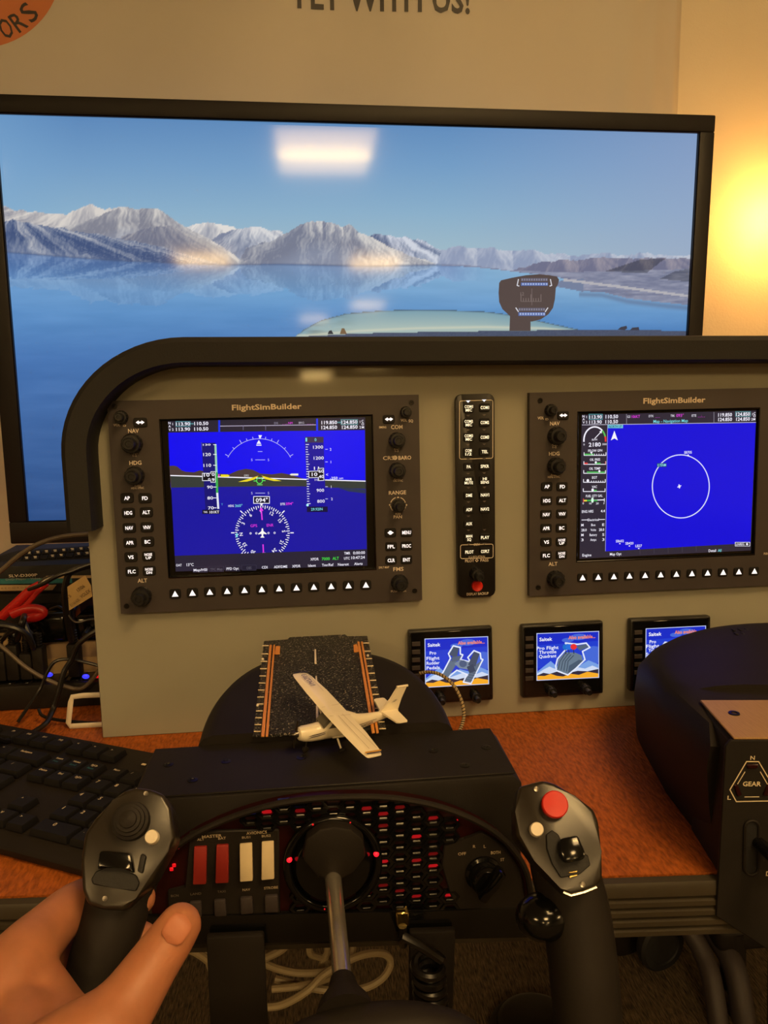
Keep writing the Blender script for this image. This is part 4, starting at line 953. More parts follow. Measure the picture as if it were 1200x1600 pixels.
def yoke_ad(g, U, PU):
    g.line([U(.25, .62), U(.26, .42), U(.32, .32), U(.4, .34), U(.38, .42), U(.33, .46), U(.31, .62)], 2.6, (225, 232, 250)); g.line([U(.28, .6), U(.3, .42), U(.36, .37)], 2.6, (70, 90, 110)); g.line([U(.31, .5), U(.6, .55), U(.78, .45), U(.8, .3)], 3, (84, 98, 118))
instrument('small square display advertising rudder pedals, nearest the runway toy', [(638, 986), (769.5, 979), (771, 1094), (640, 1102)], [(664.5, 999), (761.5, 995.3), (763, 1068), (665.5, 1073.5)], [(688, 1090), (742.5, 1087)], pedals, ['Pro', 'Flight', 'Rudder', 'Pedals'], .12, [.29, .4, .5, .6], .14, .74)
instrument('small square display advertising a throttle quadrant, middle of the three', [(815, 977.5), (943, 971), (943, 1084), (816, 1091.5)], [(839.5, 990.5), (935, 987), (935, 1058), (839.5, 1062.5)], [(860, 1078.5), (913.5, 1075)], quadrant, ['Pro Flight', 'Throttle', 'Quadrant'], .17, [.31, .4, .49], .14, .73)
instrument('small square display half hidden behind the right throttle housing', [(985, 968), (1111, 962.5), (1110, 1075), (984, 1081)], [(1010, 983), (1102, 978.5), (1101.5, 1048), (1009.5, 1052)], [(1030, 1068), (1083, 1065)], yoke_ad, ['Pro', 'Flight', 'Yoke', 'System'], .11, [.29, .39, .48, .57], .15, .69)

# ------------------------------------------------------------------ flight yoke clamped on the desk
FY = -0.284                                             # its front face
yk = thing('flight_yoke', 'black flight yoke with red lit honeycomb front, clamped to the desk edge', 'flight yoke', (.197, -.2, 0))
HX0, HX1, HYF, HYB, HZ = .0635, .3275, -.2702, -.199, .079
part('housing', MB().prism([(HX0, HYF, .001), (HX1, HYF, .001), (HX1, HYF, HZ - .006), (HX1 - .006, HYF, HZ), (HX0 + .006, HYF, HZ), (HX0, HYF, HZ - .006)], (0, HYB - HYF, 0), .0012, 2), 'black_matte', yk)
part('top_plate', MB().prism([(HX0 + .004, HYF + .0015, HZ), (HX1 - .004, HYF + .0015, HZ), (HX1 - .005, HYB, HZ), (HX0 + .005, HYB, HZ)], (0, 0, .0015), .0006, 1), 'black_matte', yk)
def dome_ring(cx_, cy_, rx, ry, z, ex, rot=0.0, front=None, n=44, zf=None, fs=1.0):
    out = []
    for i in range(n + 1):
        a = math.pi * i / n; c, s_ = math.cos(a), math.sin(a)
        x = rx * math.copysign(abs(c) ** (2 / ex), c); y = ry * abs(s_) ** (2 / ex)
        zz = z if zf is None else z + zf * y / ry
        out.append((x, y, zz))
    out += [(-rx * fs, front, z), (rx * fs, front, z)]
    cr, sr = math.cos(rot), math.sin(rot)
    return [(cx_ + x * cr - y * sr, cy_ + x * sr + y * cr, zz) for x, y, zz in out]
DR = []
for k, (sc, z) in enumerate(((1.0, .001), (1.0, .06), (.995, .074), (.975, .0815), (.94, .0855), (.86, .088))):
    DR.append(dome_ring(.1965, -.196, .0985 * sc, .158 * sc, z, 2.35, 0, -.0025, zf=.010 * min(1, z / .08)))
part('rear_housing', MB().loft(DR), 'black', yk, 'rounded black rear housing')
for q in ((263, 1195), (353, 1190), (471, 1183), (726, 1196), (677, 1173), (760, 1168), (301, 1219), (471, 1184)):
    p = at_z(*q, HZ + .0015); part('screw', shared('plate_screw', lambda: MB().lathe([(.0036, 0), (.0036, .0004), (.0016, .0006), (.0014, .0002)], (0, 0, 0), (0, 0, 1), 14), 'screw'), None, yk, loc=p - Vector(yk.location))
fy = lambda px, py, off=0.0: at_y(px, py, FY - off)
yl = Vector(yk.location)
face = [(236, 1402), (246, 1366), (262, 1335), (300, 1306), (345, 1284), (395, 1266), (450, 1253), (520, 1246), (600, 1246), (668, 1256), (722, 1273), (768, 1297), (800, 1326), (822, 1362), (830, 1405), (828, 1458), (240, 1470)]
def fpts(pts, off): return [fy(x, y, off) for x, y in pts]
arcp = [tuple(p)[:2] for p in smooth([(x, y, 0) for x, y in face[:15]], 5)]
P = fpts(arcp + face[15:], -.004)
part('front_plate', MB().prism(P, (0, -(FY + .004) + HYF - .0004, 0), 0), 'red_glass', yk, 'dark red glossy plate behind the honeycomb')
part('front_rim', MB().tube(fpts(arcp, .001), .0022, 8), 'black', yk)
part('lower_lip', MB().prism(fpts([(228, 1432), (834, 1418), (832, 1466), (232, 1478)], .0005), (0, .0035, 0), .0012, 2), 'black_gloss', yk)
inside = lambda x, y: y > np.interp(x, [p[0] for p in arcp], [p[1] for p in arcp]) + 5 and 250 < x < 826
def in_sw(x, y): return (x < 436 and y > 1292 - max(0, 330 - x) * .1) or (x < 300)
def in_ig(x, y): return (x > 694 and y > 1312 and y < 1392) or (x > 722 and y > 1296) or x > 768
kx = (fy(601, 1340) - fy(600, 1340)).length; ky = (fy(600, 1341) - fy(600, 1340)).length
def hexmesh():
    m = MB(); R1, R2 = (16.6, 9.3), (11.2, 6.3)
    o = [(R1[0] * kx * c, 0, R1[1] * ky * s_) for c, s_ in ((1, 0), (.52, 1), (-.52, 1), (-1, 0), (-.52, -1), (.52, -1))]
    i_ = [(R2[0] * kx * c, 0, R2[1] * ky * s_) for c, s_ in ((1, 0), (.52, 1), (-.52, 1), (-1, 0), (-.52, -1), (.52, -1))]
    vo0 = [m.bm.verts.new(p) for p in o]; vi0 = [m.bm.verts.new(p) for p in i_]
    vm = [m.bm.verts.new((p[0] * .97, .0008, p[2] + (.0013 if p[2] < -1e-6 else 0))) for p in i_]
    vo1 = [m.bm.verts.new((p[0], .0042, p[2])) for p in o]; vi1 = [m.bm.verts.new((p[0] * .94, .0042, p[2] + (.0015 if p[2] < -1e-6 else 0))) for p in i_]
    for k in range(6):
        j = (k + 1) % 6
        m.bm.faces.new((vo0[k], vo0[j], vi0[j], vi0[k])); m.bm.faces.new((vi0[k], vi0[j], vm[j], vm[k])); m.bm.faces.new((vm[k], vm[j], vi1[j], vi1[k])); m.bm.faces.new((vo1[k], vo1[j], vo0[j], vo0[k]))
    return m
cells = []
for c in range(-9, 12):
    for r in range(-9, 12):
        x = 521 + 26 * c; y = 1340.5 + 18.7 * r + (9.35 if c % 2 else 0) - (x - 600) * .035
        if not inside(x, y - 1) or y > 1424 or in_sw(x - 10, y) or in_ig(x + 10, y): continue
        if math.hypot(x - 521, (y - 1347) * 1.02) < 70: continue
        cells.append((x, y))
hm = shared('hex_cell', hexmesh, 'black_gloss')
for x, y in cells: part('honeycomb_cell', hm, None, yk, loc=fy(x, y) - yl)
lit = [shared('lit_cell%d' % i, lambda: MB().box((0, 0, 0), (15 * kx, .0006, 12 * ky)), 'cell_glow%d' % i) for i in range(3)]
for i, (x, y) in enumerate(((622, 1253), (678, 1265), (651, 1312), (598, 1296), (652, 1349), (677, 1357), (599, 1392), (652, 1402), (705, 1401), (676, 1337), (599, 1275), (600, 1352), (625, 1400), (572, 1270), (415, 1266), (460, 1276), (470, 1262), (574, 1398))):
    x, y = min(cells, key=lambda c_: (c_[0] - x) ** 2 + (c_[1] - y) ** 2)
    part('lit_window', lit[i % 3], None, yk, loc=fy(x, y, -.0036) - yl)
led = shared('red_lamp', lambda: MB().box((0, 0, 0), (.0024, .0010, .0026), .0004, 1), 'led_red')
for x, y in ((277, 1324), (268, 1358), (272, 1352), (663, 1271), (713, 1283)): part('red_light', led, None, yk, loc=fy(x, y, -.003) - yl)
# hub with its ring
hc = fy(520, 1347)
ring = [hc + Vector((math.cos(a) * 70 * kx, -.0015, math.sin(a) * 69 * ky)) for a in [2 * math.pi * k / 48 for k in range(48)]]
part('hub_ring', MB().tube(ring, .0028, 10, closed=True), 'black_gloss', yk)
led2 = shared('ring_lamp', lambda: MB().sphere((0, 0, 0), .0019, 10, 6), 'led_bright'); led3 = shared('small_ring_lamp', lambda: MB().sphere((0, 0, 0), .0009, 8, 5), 'led_red')
for x, y in ((452, 1343), (588, 1334), (489, 1288), (547, 1285), (507, 1420)): part('ring_light', led2 if 1330 < y < 1350 else led3, None, yk, loc=fy(x, y, .0035) - yl)
part('hub_disc', MB().lathe([(64 * kx, .003), (63 * kx, -.0015), (56 * kx, -.006), (52 * kx, -.0065)], hc, (0, 1, 0), 40), 'black_gloss', yk)
boss = [(478, 1312), (500, 1296), (522, 1292), (548, 1296), (568, 1312), (572, 1340), (552, 1366), (522, 1380), (494, 1370), (472, 1342)]
part('hub_boss', MB().prism(fpts(boss, .012), (0, .010, 0), .0022, 2), 'black', yk)
sh0 = fy(520, 1368, .008); sh1 = at_d(536, 1550, (Vector((.1985, -.383, .0)) - CAM).dot(MF)); sh1 = at_y(537, 1552, -.386)
part('shaft', MB().tube([sh0 + Vector((0, .012, .001)), sh0, (sh0 + sh1) / 2, sh1], .0053, 20), 'chrome', yk)
# switches and lettering on the front
base = MB().prism(fpts([(296, 1300), (436, 1296), (438, 1430), (262, 1434), (262, 1392), (292, 1388)], -.0005), (0, .003, 0), .0008, 1)
part('switch_plate', base, 'black', yk)
for nm, m, pts in (('red', 'red_switch', [(302.5, 1327), (322.5, 1326), (322, 1381), (301.5, 1382)]), ('red', 'red_switch', [(337.5, 1324), (356.5, 1323), (357, 1379), (336.5, 1380)]), ('cream', 'cream', [(374, 1322.5), (393.5, 1321), (395, 1376), (375, 1377.5)]), ('cream', 'cream', [(408.5, 1319.5), (427.5, 1318), (428.5, 1373), (408.5, 1375)])):
    f_ = fpts(pts, .0035); mid = [(f_[0] + f_[3]) / 2, (f_[1] + f_[2]) / 2]
    mb = MB(); up = Vector((0, .0018, 0))
    mb.loft([[f_[0] + up, f_[3] + Vector((0, -.0006, 0)), f_[3] + Vector((0, .004, 0)), f_[0] + Vector((0, .004, 0))], [f_[1] + up, f_[2] + Vector((0, -.0006, 0)), f_[2] + Vector((0, .004, 0)), f_[1] + Vector((0, .004, 0))]])
    bmesh.ops.bevel(mb.bm, geom=list(mb.bm.edges), offset=.0006, segments=2, affect='EDGES', profile=.5)
    part('rocker_switch', mb, m, yk, nm + ' rocker switch')
for pts in ([(334, 1408), (352, 1407), (354, 1432), (335, 1433)], [(375, 1404), (394, 1403), (396, 1428), (376, 1430)], [(413.5, 1401), (434, 1400), (435, 1426), (414, 1427)], [(296, 1411), (314, 1410), (315, 1434), (297, 1435)]):
    part('small_switch', MB().prism(fpts(pts, .0022), (0, .003, 0), .0009, 2), 'bezel', yk, 'small dark grey rocker switch')
ig = [(694, 1322), (724, 1314), (752, 1300), (790, 1322), (814, 1358), (820, 1404), (812, 1424), (722, 1428), (704, 1400), (690, 1352)]
part('ignition_plate', MB().prism(fpts(ig, -.0002), (0, .003, 0), .0008, 1), 'black', yk)
kc = fy(755, 1364, .0)
part('ignition_knob', MB().lathe([(.0125, 0), (.0125, .002), (.0105, .003), (.010, .010), (.0085, .012), (0, .012)], kc, (0, -1, 0), 28).box(kc + Vector((.002, -.015, .002)), (.006, .010, .024), .0015, axes=(Vector((.8, 0, -.6)), Vector((0, 1, 0)), Vector((.6, 0, .8)))), 'black_gloss', yk)
dk = Deck(lambda x, y, o: fy(x, y, o) - yl, off=.0003 - .0005 + .0003)
PY_ = (176, 160, 132)
for s_, x, y, h, w_ in (('MASTER', 331, 1306.5, 5, 31), ('ALT', 313.5, 1311.5, 4.2, 11), ('BAT', 347, 1309.7, 4.2, 12), ('AVIONICS', 401, 1301, 5, 32), ('BUS1', 384.5, 1308.3, 4, 13), ('BUS2', 416, 1306, 4, 14), ('BCN', 273, 1399.5, 4, 12), ('LAND', 306, 1396.5, 4, 17), ('TAXI', 346, 1393, 4, 13), ('NAV', 385, 1390, 4.4, 12), ('STROBE', 423.5, 1387, 4.4, 22)):
    dk.text(s_, x, y, h, PY_ if y < 1320 or x > 370 else (104, 94, 80), w_, .012)
for s_, x, y, w_ in (('OFF', 722, 1334, 12.5), ('R', 741, 1322.5, 4), ('L', 757.5, 1322.3, 3.5), ('BOTH', 774.5, 1332, 15), ('ST', 785, 1343, 6)): dk.text(s_, x, y, 5, PY_, w_, .012)
dk.build('front_lettering', 'print', yk)
# clamp legs under the desk, socket with the plug of the coiled lead
for pts in ([(322, 1466), (412, 1462), (420, 1640), (330, 1640)], [(640, 1458), (712, 1455), (706, 1640), (640, 1640)]):
    part('clamp_leg', MB().prism([at_y(x, y, -.292) for x, y in pts], (0, .006, 0), .0015, 2), 'black', yk)
part('socket', MB().prism(fpts([(619, 1427), (639, 1426), (640, 1448), (620, 1449)], .004), (0, .007, 0), .0008, 1), 'gold', yk, 'shiny lead socket')
# handle: plates, grips and hub
def sweep(path, n=7, seg=18):
    pts = smooth([at_y(x, y, yy) for x, y, yy, r in path], n); rr = [v.x for v in smooth([(r, 0, 0) for *_, r in path], n)]
    return MB().tube(pts, rr, seg)
part('left_grip', sweep([(205, 1300, -.362, .015), (196, 1350, -.372, .0165), (184, 1410, -.381, .0165), (168, 1465, -.390, .0158), (150, 1520, -.398, .0146), (142, 1580, -.406, .014), (170, 1665, -.412, .0145), (270, 1720, -.414, .0155), (410, 1690, -.412, .016), (540, 1660, -.410, .016)]), 'black', yk, 'left grip of the handle')
rg = part('right_grip', sweep([(866, 1290, -.362, .016), (880, 1350, -.368, .0185), (897, 1415, -.376, .019), (907, 1475, -.384, .0188), (914, 1540, -.392, .0186), (916, 1620, -.400, .018), (880, 1690, -.406, .017), (770, 1720, -.410, .0165), (640, 1670, -.410, .016)]), 'black', yk, 'right grip of the handle')
hb = at_y(586, 1652, -.408)
part('handle_hub', MB().sphere(hb, (.060, .020, .0275), 28, 14), 'black', yk)
part('hub_collar', MB().lathe([(.0065, -.012), (.0085, -.004), (.0135, .004), (.016, .012)], sh1 + Vector((0, -.002, -.001)), (0.02, -1, -.12), 24), 'black', yk)
NL = Vector((0.05, -.80, .60)).normalized()
def plate(outline, mid, nrm, th, name, m, label):
    p0 = at_y(*mid)
    P = [at_pl(x, y, p0, nrm) for x, y in outline]
    o = part(name, MB().prism(P, -nrm * th, .0022, 3), m, yk, label); return p0
pl_ = [(212, 1230), (236, 1233), (256, 1241), (268, 1262), (274, 1310), (263, 1330), (239, 1376), (212, 1404), (194, 1423), (160, 1422), (137, 1414), (128, 1392), (126, 1343), (132, 1302), (150, 1276), (176, 1250), (194, 1235)]
p0L = plate(pl_, (200, 1320, -.386), NL, .024, 'left_button_plate', 'head', 'glossy left button head')
NR = Vector((-0.12, -.80, .60)).normalized()
pr_ = [(810, 1229), (848, 1219), (868, 1224), (898, 1243), (928, 1264), (936, 1285), (940, 1330), (942, 1372), (930, 1388), (890, 1401), (876, 1388), (835, 1345), (806, 1307), (805, 1268)]
p0R = plate(pr_, (875, 1310, -.386), NR, .024, 'right_button_plate', 'head', 'glossy right button head')
def on(px, py, p0, n, h=0.0): return at_pl(px, py, p0 + n * h, n)
c = on(206, 1284, p0L, NL)
part('hat_switch', MB().lathe([(.0092, 0), (.0094, .003), (.0090, .006), (.0076, .0065), (.0074, .0085), (.006, .0088), (.0058, .0105), (.0042, .0108), (.0040, .0122), (.002, .013), (0, .0133)], c, NL, 28), 'black', yk, 'stepped round thumb stick')
c = on(239, 1309, p0L, NL); part('white_button', MB().lathe([(.0034, 0), (.0034, .0052), (.0030, .0058), (0, .0058)], c, NL, 20), 'white', yk, 'white round push button')
part('trim_recess', MB().prism([on(x, y, p0L, NL, .0002) for x, y in [(143, 1374), (150, 1362), (172, 1352), (186, 1350), (202, 1362), (214, 1368), (219, 1380), (213, 1393), (180, 1388), (146, 1382)]], NL * .0012, .0005, 1), 'foam', yk)
part('trim_rocker', MB().prism([on(x, y, p0L, NL, .0005) for x, y in [(158, 1330), (206, 1334), (212, 1366), (196, 1358), (180, 1352), (154, 1360)]], NL * .0045, .0014, 2), 'black_gloss', yk)
part('trim_rocker', MB().prism([on(x, y, p0L, NL, .0005) for x, y in [(222, 1334), (230, 1338), (224, 1366), (216, 1362)]], NL * .004, .0009, 2), 'foam', yk)
for q in ((164, 1404), (228, 1240)): part('plate_screw', MB().lathe([(.0012, 0), (.0012, .0005), (.0005, .0004)], on(*q, p0L, NL), NL, 12), 'metal', yk)
c = on(865.5, 1258, p0R, NR); part('red_button', MB().lathe([(.0070, 0), (.0070, .0042), (.0064, .0049), (0, .0051)], c, NR, 28), 'red_button', yk, 'large red round push button')
c = on(837, 1297, p0R, NR); part('white_button', MB().lathe([(.0036, 0), (.0036, .0052), (.0032, .0058), (0, .0058)], c, NR, 20), 'white', yk, 'white round push button')
part('thumb_recess', MB().prism([on(x, y, p0R, NR, .0002) for x, y in [(853, 1304), (862, 1297), (872, 1304), (884, 1330), (918, 1336), (922, 1352), (906, 1366), (876, 1372), (862, 1350), (854, 1326)]], NR * .0012, .0004, 1), 'foam', yk)
part('thumb_rocker', MB().prism([on(x, y, p0R, NR, .0008) for x, y in [(872, 1312), (900, 1306), (912, 1334), (910, 1344), (880, 1350), (872, 1334)]], NR * .007, .0018, 2), 'black_gloss', yk)
part('highlight_strip', MB().prism([on(x, y, p0R, NR, .0006) for x, y in [(888, 1362), (902, 1360), (902, 1363), (888, 1365)]], NR * .0012, .0003, 1).prism([on(x, y, p0R, NR, .0006) for x, y in [(889, 1368), (902, 1366), (902, 1369), (889, 1372)]], NR * .0012, .0003, 1), 'gold', yk)  # gold highlights below the rocker, modelled as two small metal strips
for q in ((910, 1382), (838, 1233)): part('plate_screw', MB().lathe([(.0014, 0), (.0014, .0006), (.0006, .0004)], on(*q, p0R, NR), NR, 12), 'metal', yk)
part('edge_highlight', MB().tube([on(x, y, p0R, NR, .0002) for x, y in [(880, 1394), (892, 1399), (912, 1394), (932, 1386)]], .0008, 6), 'chrome', yk, 'highlight on the lower edge, modelled as a chrome strip')  # glint along the head's lower edge, built in as bright metal
bc = at_y(850, 1432, -.381)
part('side_trigger', MB().sphere(bc, (.0158, .013, .0125), 22, 12), 'black_gloss', yk, 'glossy rounded side trigger')

# ------------------------------------------------------------------ toy runway lying on the yoke
RA, RB = Vector((.141, -.2035, .0858)), Vector((.1405, -.030, .1012))
RV = (RB - RA).normalized(); RU = Vector((1, 0, 0)); RN = RU.cross(RV).normalized()
rw_ = lambda px, py, off=0.0: at_pl(px, py, RA + RN * (.0022 + off), RN)
rt_ = thing('toy_runway', 'sparkly black toy runway with orange edge strips lying on the yoke', 'toy', (.19, -.12, .09))
W2, L2 = .100, .174
o_ = []
for a, b in ((0, 0), (W2, 0), (W2, L2), (W2 * .80, L2), (W2 * .79, L2 + .006), (W2 * .24, L2 + .006), (W2 * .23, L2), (0, L2)):
    o_.append(RA + RU * a + RV * b)
part('base', MB().prism(o_, RN * .0022, .0006, 1), 'asphalt', rt_)
def rstrip(pts, m, nm, h=.0012, lab=None): return part(nm, MB().prism([rw_(x, y) for x, y in pts], RN * h, .0003, 1), m, rt_, lab)
rstrip([(421, 1009), (425, 1009), (413, 1152), (408, 1152)], 'orange', 'edge_strip'); rstrip([(427, 1009), (430, 1009), (419, 1152), (415, 1152)], 'orange', 'edge_strip')
rstrip([(558, 1004), (562, 1004), (586, 1146), (581, 1147)], 'orange', 'edge_strip'); rstrip([(563.5, 1004), (567, 1004), (592, 1146), (588, 1147)], 'orange', 'edge_strip')
rstrip([(431, 1011), (438, 1011), (437, 1023), (429, 1023)], 'orange', 'corner_tab'); rstrip([(552, 1009), (558, 1008), (561, 1019), (553, 1020)], 'orange', 'corner_tab')
rstrip([(491.2, 1016), (494, 1016), (494.6, 1038), (491.4, 1038)], 'white', 'centre_dash'); rstrip([(492.5, 1058), (495.5, 1058), (496.5, 1078), (492.6, 1078)], 'white', 'centre_dash'); rstrip([(493.5, 1104), (497, 1104), (498, 1128), (494, 1128)], 'white', 'centre_dash')
for k in range(13):
    f_ = k / 12; y = 1009 + 134 * f_ ** .95
    rstrip([(409.5 - 13 * f_, y), (420 - 12.5 * f_, y), (420 - 12.5 * f_, y + 1.2), (409.5 - 13 * f_, y + 1.2)], 'cream', 'edge_tick', .0008)
    rstrip([(567.5 + 24.5 * f_, y - 4), (577 + 26 * f_, y - 4.4), (577.2 + 26 * f_, y - 3.2), (567.7 + 24.5 * f_, y - 2.8)], 'cream', 'edge_tick', .0008)
for x, y in ((410.5, 1030), (402.5, 1102), (574.5, 1024.5)): part('edge_light', MB().sphere(rw_(x, y, .0008), .0013, 10, 6), 'white', rt_)

# ------------------------------------------------------------------ toy aeroplane
PL = .0874
at_ = thing('toy_aeroplane', 'small white high wing toy aeroplane resting on the runway toy', 'toy aeroplane', (.1747, -.2261, .098))
yaw, pit, rol = -2.6621, .1088, -.192
PR = Matrix.Rotation(yaw, 3, 'Z') @ Matrix(((math.cos(pit), 0, -math.sin(pit)), (0, 1, 0), (math.sin(pit), 0, math.cos(pit)))) @ Matrix.Rotation(rol, 3, 'X')
PO = Vector((.1747, -.2261, .098))
AP = lambda x, y, z: PO + PR @ (Vector((x, y, z)) * PL)
def ell(x, ry, rz, zc, n=18, ex=2.3):
    out = []
    for i in range(n):
        a = 2 * math.pi * i / n; c, s_ = math.cos(a), math.sin(a)
        out.append(AP(x, ry * math.copysign(abs(c) ** (2 / ex), c), zc + rz * math.copysign(abs(s_) ** (2 / ex), s_)))
    return out
fus = [(.0, .025, .03, .0), (-.012, .050, .05, -.002), (-.05, .064, .062, -.006), (-.12, .070, .068, -.010), (-.20, .072, .074, -.008), (-.24, .072, .088, .006), (-.29, .070, .112, .026), (-.34, .069, .118, .030), (-.44, .068, .116, .028), (-.50, .062, .100, .022), (-.57, .054, .074, .016), (-.68, .042, .056, .024), (-.80, .030, .042, .038), (-.92, .019, .030, .052), (-.985, .010, .020, .060)]
part('fuselage', MB().loft([ell(*f_) for f_ in fus]), 'airframe', at_)
def foil(x_le, x_te, th, y, z, n=6):
    up_, lo_ = [], []
    for i in range(n + 1):
        t_ = i / n; h = th * math.sin(math.pi * t_ ** .6) * .5
        up_.append((x_le + (x_te - x_le) * t_, y, z + h + th * .12)); lo_.append((x_le + (x_te - x_le) * t_, y, z - h * .6))
    return [AP(*p) for p in up_ + lo_[-2:0:-1]]
wing = [(-.255, -.375, .010, -.668), (-.245, -.385, .022, -.655), (-.235, -.405, .030, -.60), (-.225, -.43, .034, -.34), (-.222, -.435, .036, 0), (-.225, -.43, .034, .34), (-.235, -.405, .030, .60), (-.245, -.385, .022, .655), (-.255, -.375, .010, .668)]
part('wing', MB().loft([foil(a, b, th, y, .148 + abs(y) * .012) for a, b, th, y in wing]), 'airframe', at_)
part('tail_fin', MB().loft([[AP(-.78, .012, .07), AP(-.78, -.012, .07), AP(-.975, -.010, .06), AP(-.975, .010, .06)], [AP(-.875, .010, .19), AP(-.875, -.010, .19), AP(-.995, -.008, .19), AP(-.995, .008, .19)], [AP(-.93, .008, .305), AP(-.93, -.008, .305), AP(-1.03, -.006, .305), AP(-1.03, .006, .305)]]), 'airframe', at_)
part('fin_cap', MB().tube([AP(-.925, 0, .306), AP(-1.04, 0, .306)], .0010, 8), 'airframe', at_)
for sg in (-1, 1):
    part('tailplane', MB().loft([[AP(-.80, sg * .01, .088), AP(-.80, sg * .01, .068), AP(-.965, sg * .01, .068), AP(-.965, sg * .01, .084)], [AP(-.845, sg * .19, .086), AP(-.845, sg * .19, .072), AP(-.96, sg * .19, .072), AP(-.96, sg * .19, .083)], [AP(-.875, sg * .205, .083), AP(-.875, sg * .205, .074), AP(-.95, sg * .205, .074), AP(-.95, sg * .205, .081)]]), 'airframe', at_)
    part('wing_strut', MB().tube([AP(-.31, sg * .066, -.05), AP(-.31, sg * .33, .140)], .0007, 6), 'airframe', at_)
    part('main_wheel', MB().lathe([(.0022, -.0012), (.0030, -.0008), (.0030, .0008), (.0022, .0012)], AP(-.37, sg * .15, -.145), PR @ Vector((0, 1, 0)), 16), 'black', at_)
    part('gear_leg', MB().tube([AP(-.36, sg * .06, -.07), AP(-.37, sg * .14, -.14)], .0008, 6), 'airframe', at_)
    part('side_window', MB().prism([AP(-.25, sg * .0722, .050), AP(-.385, sg * .0722, .050), AP(-.385, sg * .0708, .118), AP(-.30, sg * .0708, .118)], PR @ Vector((0, sg * .0003, 0)), 0), 'window', at_)
    part('rear_window', MB().prism([AP(-.40, sg * .0705, .055), AP(-.47, sg * .067, .060), AP(-.465, sg * .066, .108), AP(-.40, sg * .069, .115)], PR @ Vector((0, sg * .0003, 0)), 0), 'window', at_)
part('windscreen', MB().loft([[AP(-.192, -.060, .074), AP(-.192, .060, .074), AP(-.205, .066, .050), AP(-.205, -.066, .050)], [AP(-.262, -.062, .150), AP(-.262, .062, .150), AP(-.285, .066, .140), AP(-.285, -.066, .140)]]), 'window', at_, 'grey windscreen')
part('nose_wheel', MB().lathe([(.0020, -.0011), (.0026, -.0007), (.0026, .0007), (.0020, .0011)], AP(-.10, 0, -.165), PR @ Vector((0, 1, 0)), 16), 'black', at_)
part('nose_leg', MB().tube([AP(-.10, 0, -.05), AP(-.10, 0, -.155)], .0007, 6), 'metal', at_)
part('spinner', MB().lathe([(.030 * PL, 0), (.026 * PL, .025 * PL), (.012 * PL, .05 * PL), (0, .058 * PL)], AP(.0, 0, 0), PR @ Vector((1, 0, 0)), 14), 'metal', at_)
part('propeller', MB().loft([[AP(.012, -.01, .13), AP(.012, .01, .13), AP(.016, .01, .13), AP(.016, -.01, .13)], [AP(.012, -.014, .03), AP(.012, .014, .03), AP(.018, .014, .03), AP(.018, -.014, .03)], [AP(.012, -.014, -.03), AP(.012, .014, -.03), AP(.018, .014, -.03), AP(.018, -.014, -.03)], [AP(.012, -.01, -.13), AP(.012, .01, -.13), AP(.016, .01, -.13), AP(.016, -.01, -.13)]]), 'metal', at_)
# painted marks: side stripes, wing tip bands, registration
def wing_top(x, y): return AP(x, y, .148 + abs(y) * .012 + .0045 + .034 * .5 * math.sin(math.pi * min(1, max(0, (x + .23) / -.2)) ** .6) + .012)
dk = Deck(lambda x, y, o: wing_top(x, y) - PO, off=0)
dk.poly([(-.246, .622), (-.246, .640), (-.39, .640), (-.40, .622)], (212, 160, 50)); dk.poly([(-.25, .643), (-.25, .656), (-.385, .656), (-.39, .643)], (34, 40, 82)); dk.poly([(-.25, -.655), (-.25, -.645), (-.39, -.645), (-.39, -.655)], (34, 40, 82))
dk.line([(-.30, .1), (-.30, .6)], .004, (176, 162, 130)); dk.line([(-.37, -.6), (-.37, -.3)], .004, (190, 176, 146)); dk.line([(-.35, .08), (-.37, .6)], .004, (180, 166, 134)); dk.line([(-.235, .07), (-.43, .09)], .004, (190, 176, 146)); dk.line([(-.235, -.07), (-.43, -.09)], .004, (190, 176, 146))
dk.build('wing_markings', 'print', at_, 'yellow and dark blue wing tip bands')
dk = Deck(lambda x, y, o: wing_top(-.30, -.50) - PO + PR @ Vector(((x + .30) * PL, (y + .50) * PL, .0002)), u=PR @ Vector((0, 1, 0)), v=PR @ Vector((1, 0, 0)))
dk.u, dk.v = PR @ Vector((0, -1, 0)), PR @ Vector((-1, 0, 0))
v_, f_, tw = text2d('N47263', .0)
cc_ = wing_top(-.315, -.49) - PO + PR @ Vector((0, 0, .0003)); hh = .052 * PL; ww = .20 * PL / tw
dk._add([cc_ + dk.u * x * ww + dk.v * y * hh for x, y in v_], f_, (60, 66, 110)); dk.build('registration', 'print', at_)
def side(x, z, sg=1): return AP(x, sg * (np.interp(-x, [-f[0] for f in fus], [f[1] for f in fus]) + .004), z)
dk = Deck(lambda x, z, o: side(x, z) - PO + PR @ Vector((0, .0002, 0)))
for zz, c in ((.012, (30, 34, 60)), (-.004, (60, 62, 84))):
    dk.poly([(-.06, zz - .012), (-.10, zz + .004), (-.16, zz + .010), (-.22, zz + .020), (-.22, zz + .014), (-.16, zz + .002), (-.10, zz - .004)], c)
dk.poly([(-.53, .028), (-.74, .046), (-.74, .042), (-.53, .022)], (90, 84, 84))
v_, f_, tw = text2d('N47263', .01); c0 = side(-.64, .016) - PO; du = (side(-.74, .032) - side(-.54, .004)).normalized()
dk._add([c0 + PR @ Vector((0, .0004, 0)) + du * x * .12 * PL / tw + PR @ Vector((0, 0, 1)) * y * .022 * PL for x, y in v_], f_, (52, 48, 54))
dk.build('side_markings', 'print', at_)
dk = Deck(lambda x, z, o: AP(x, .0135 - (z - .07) * .02, z) - PO)
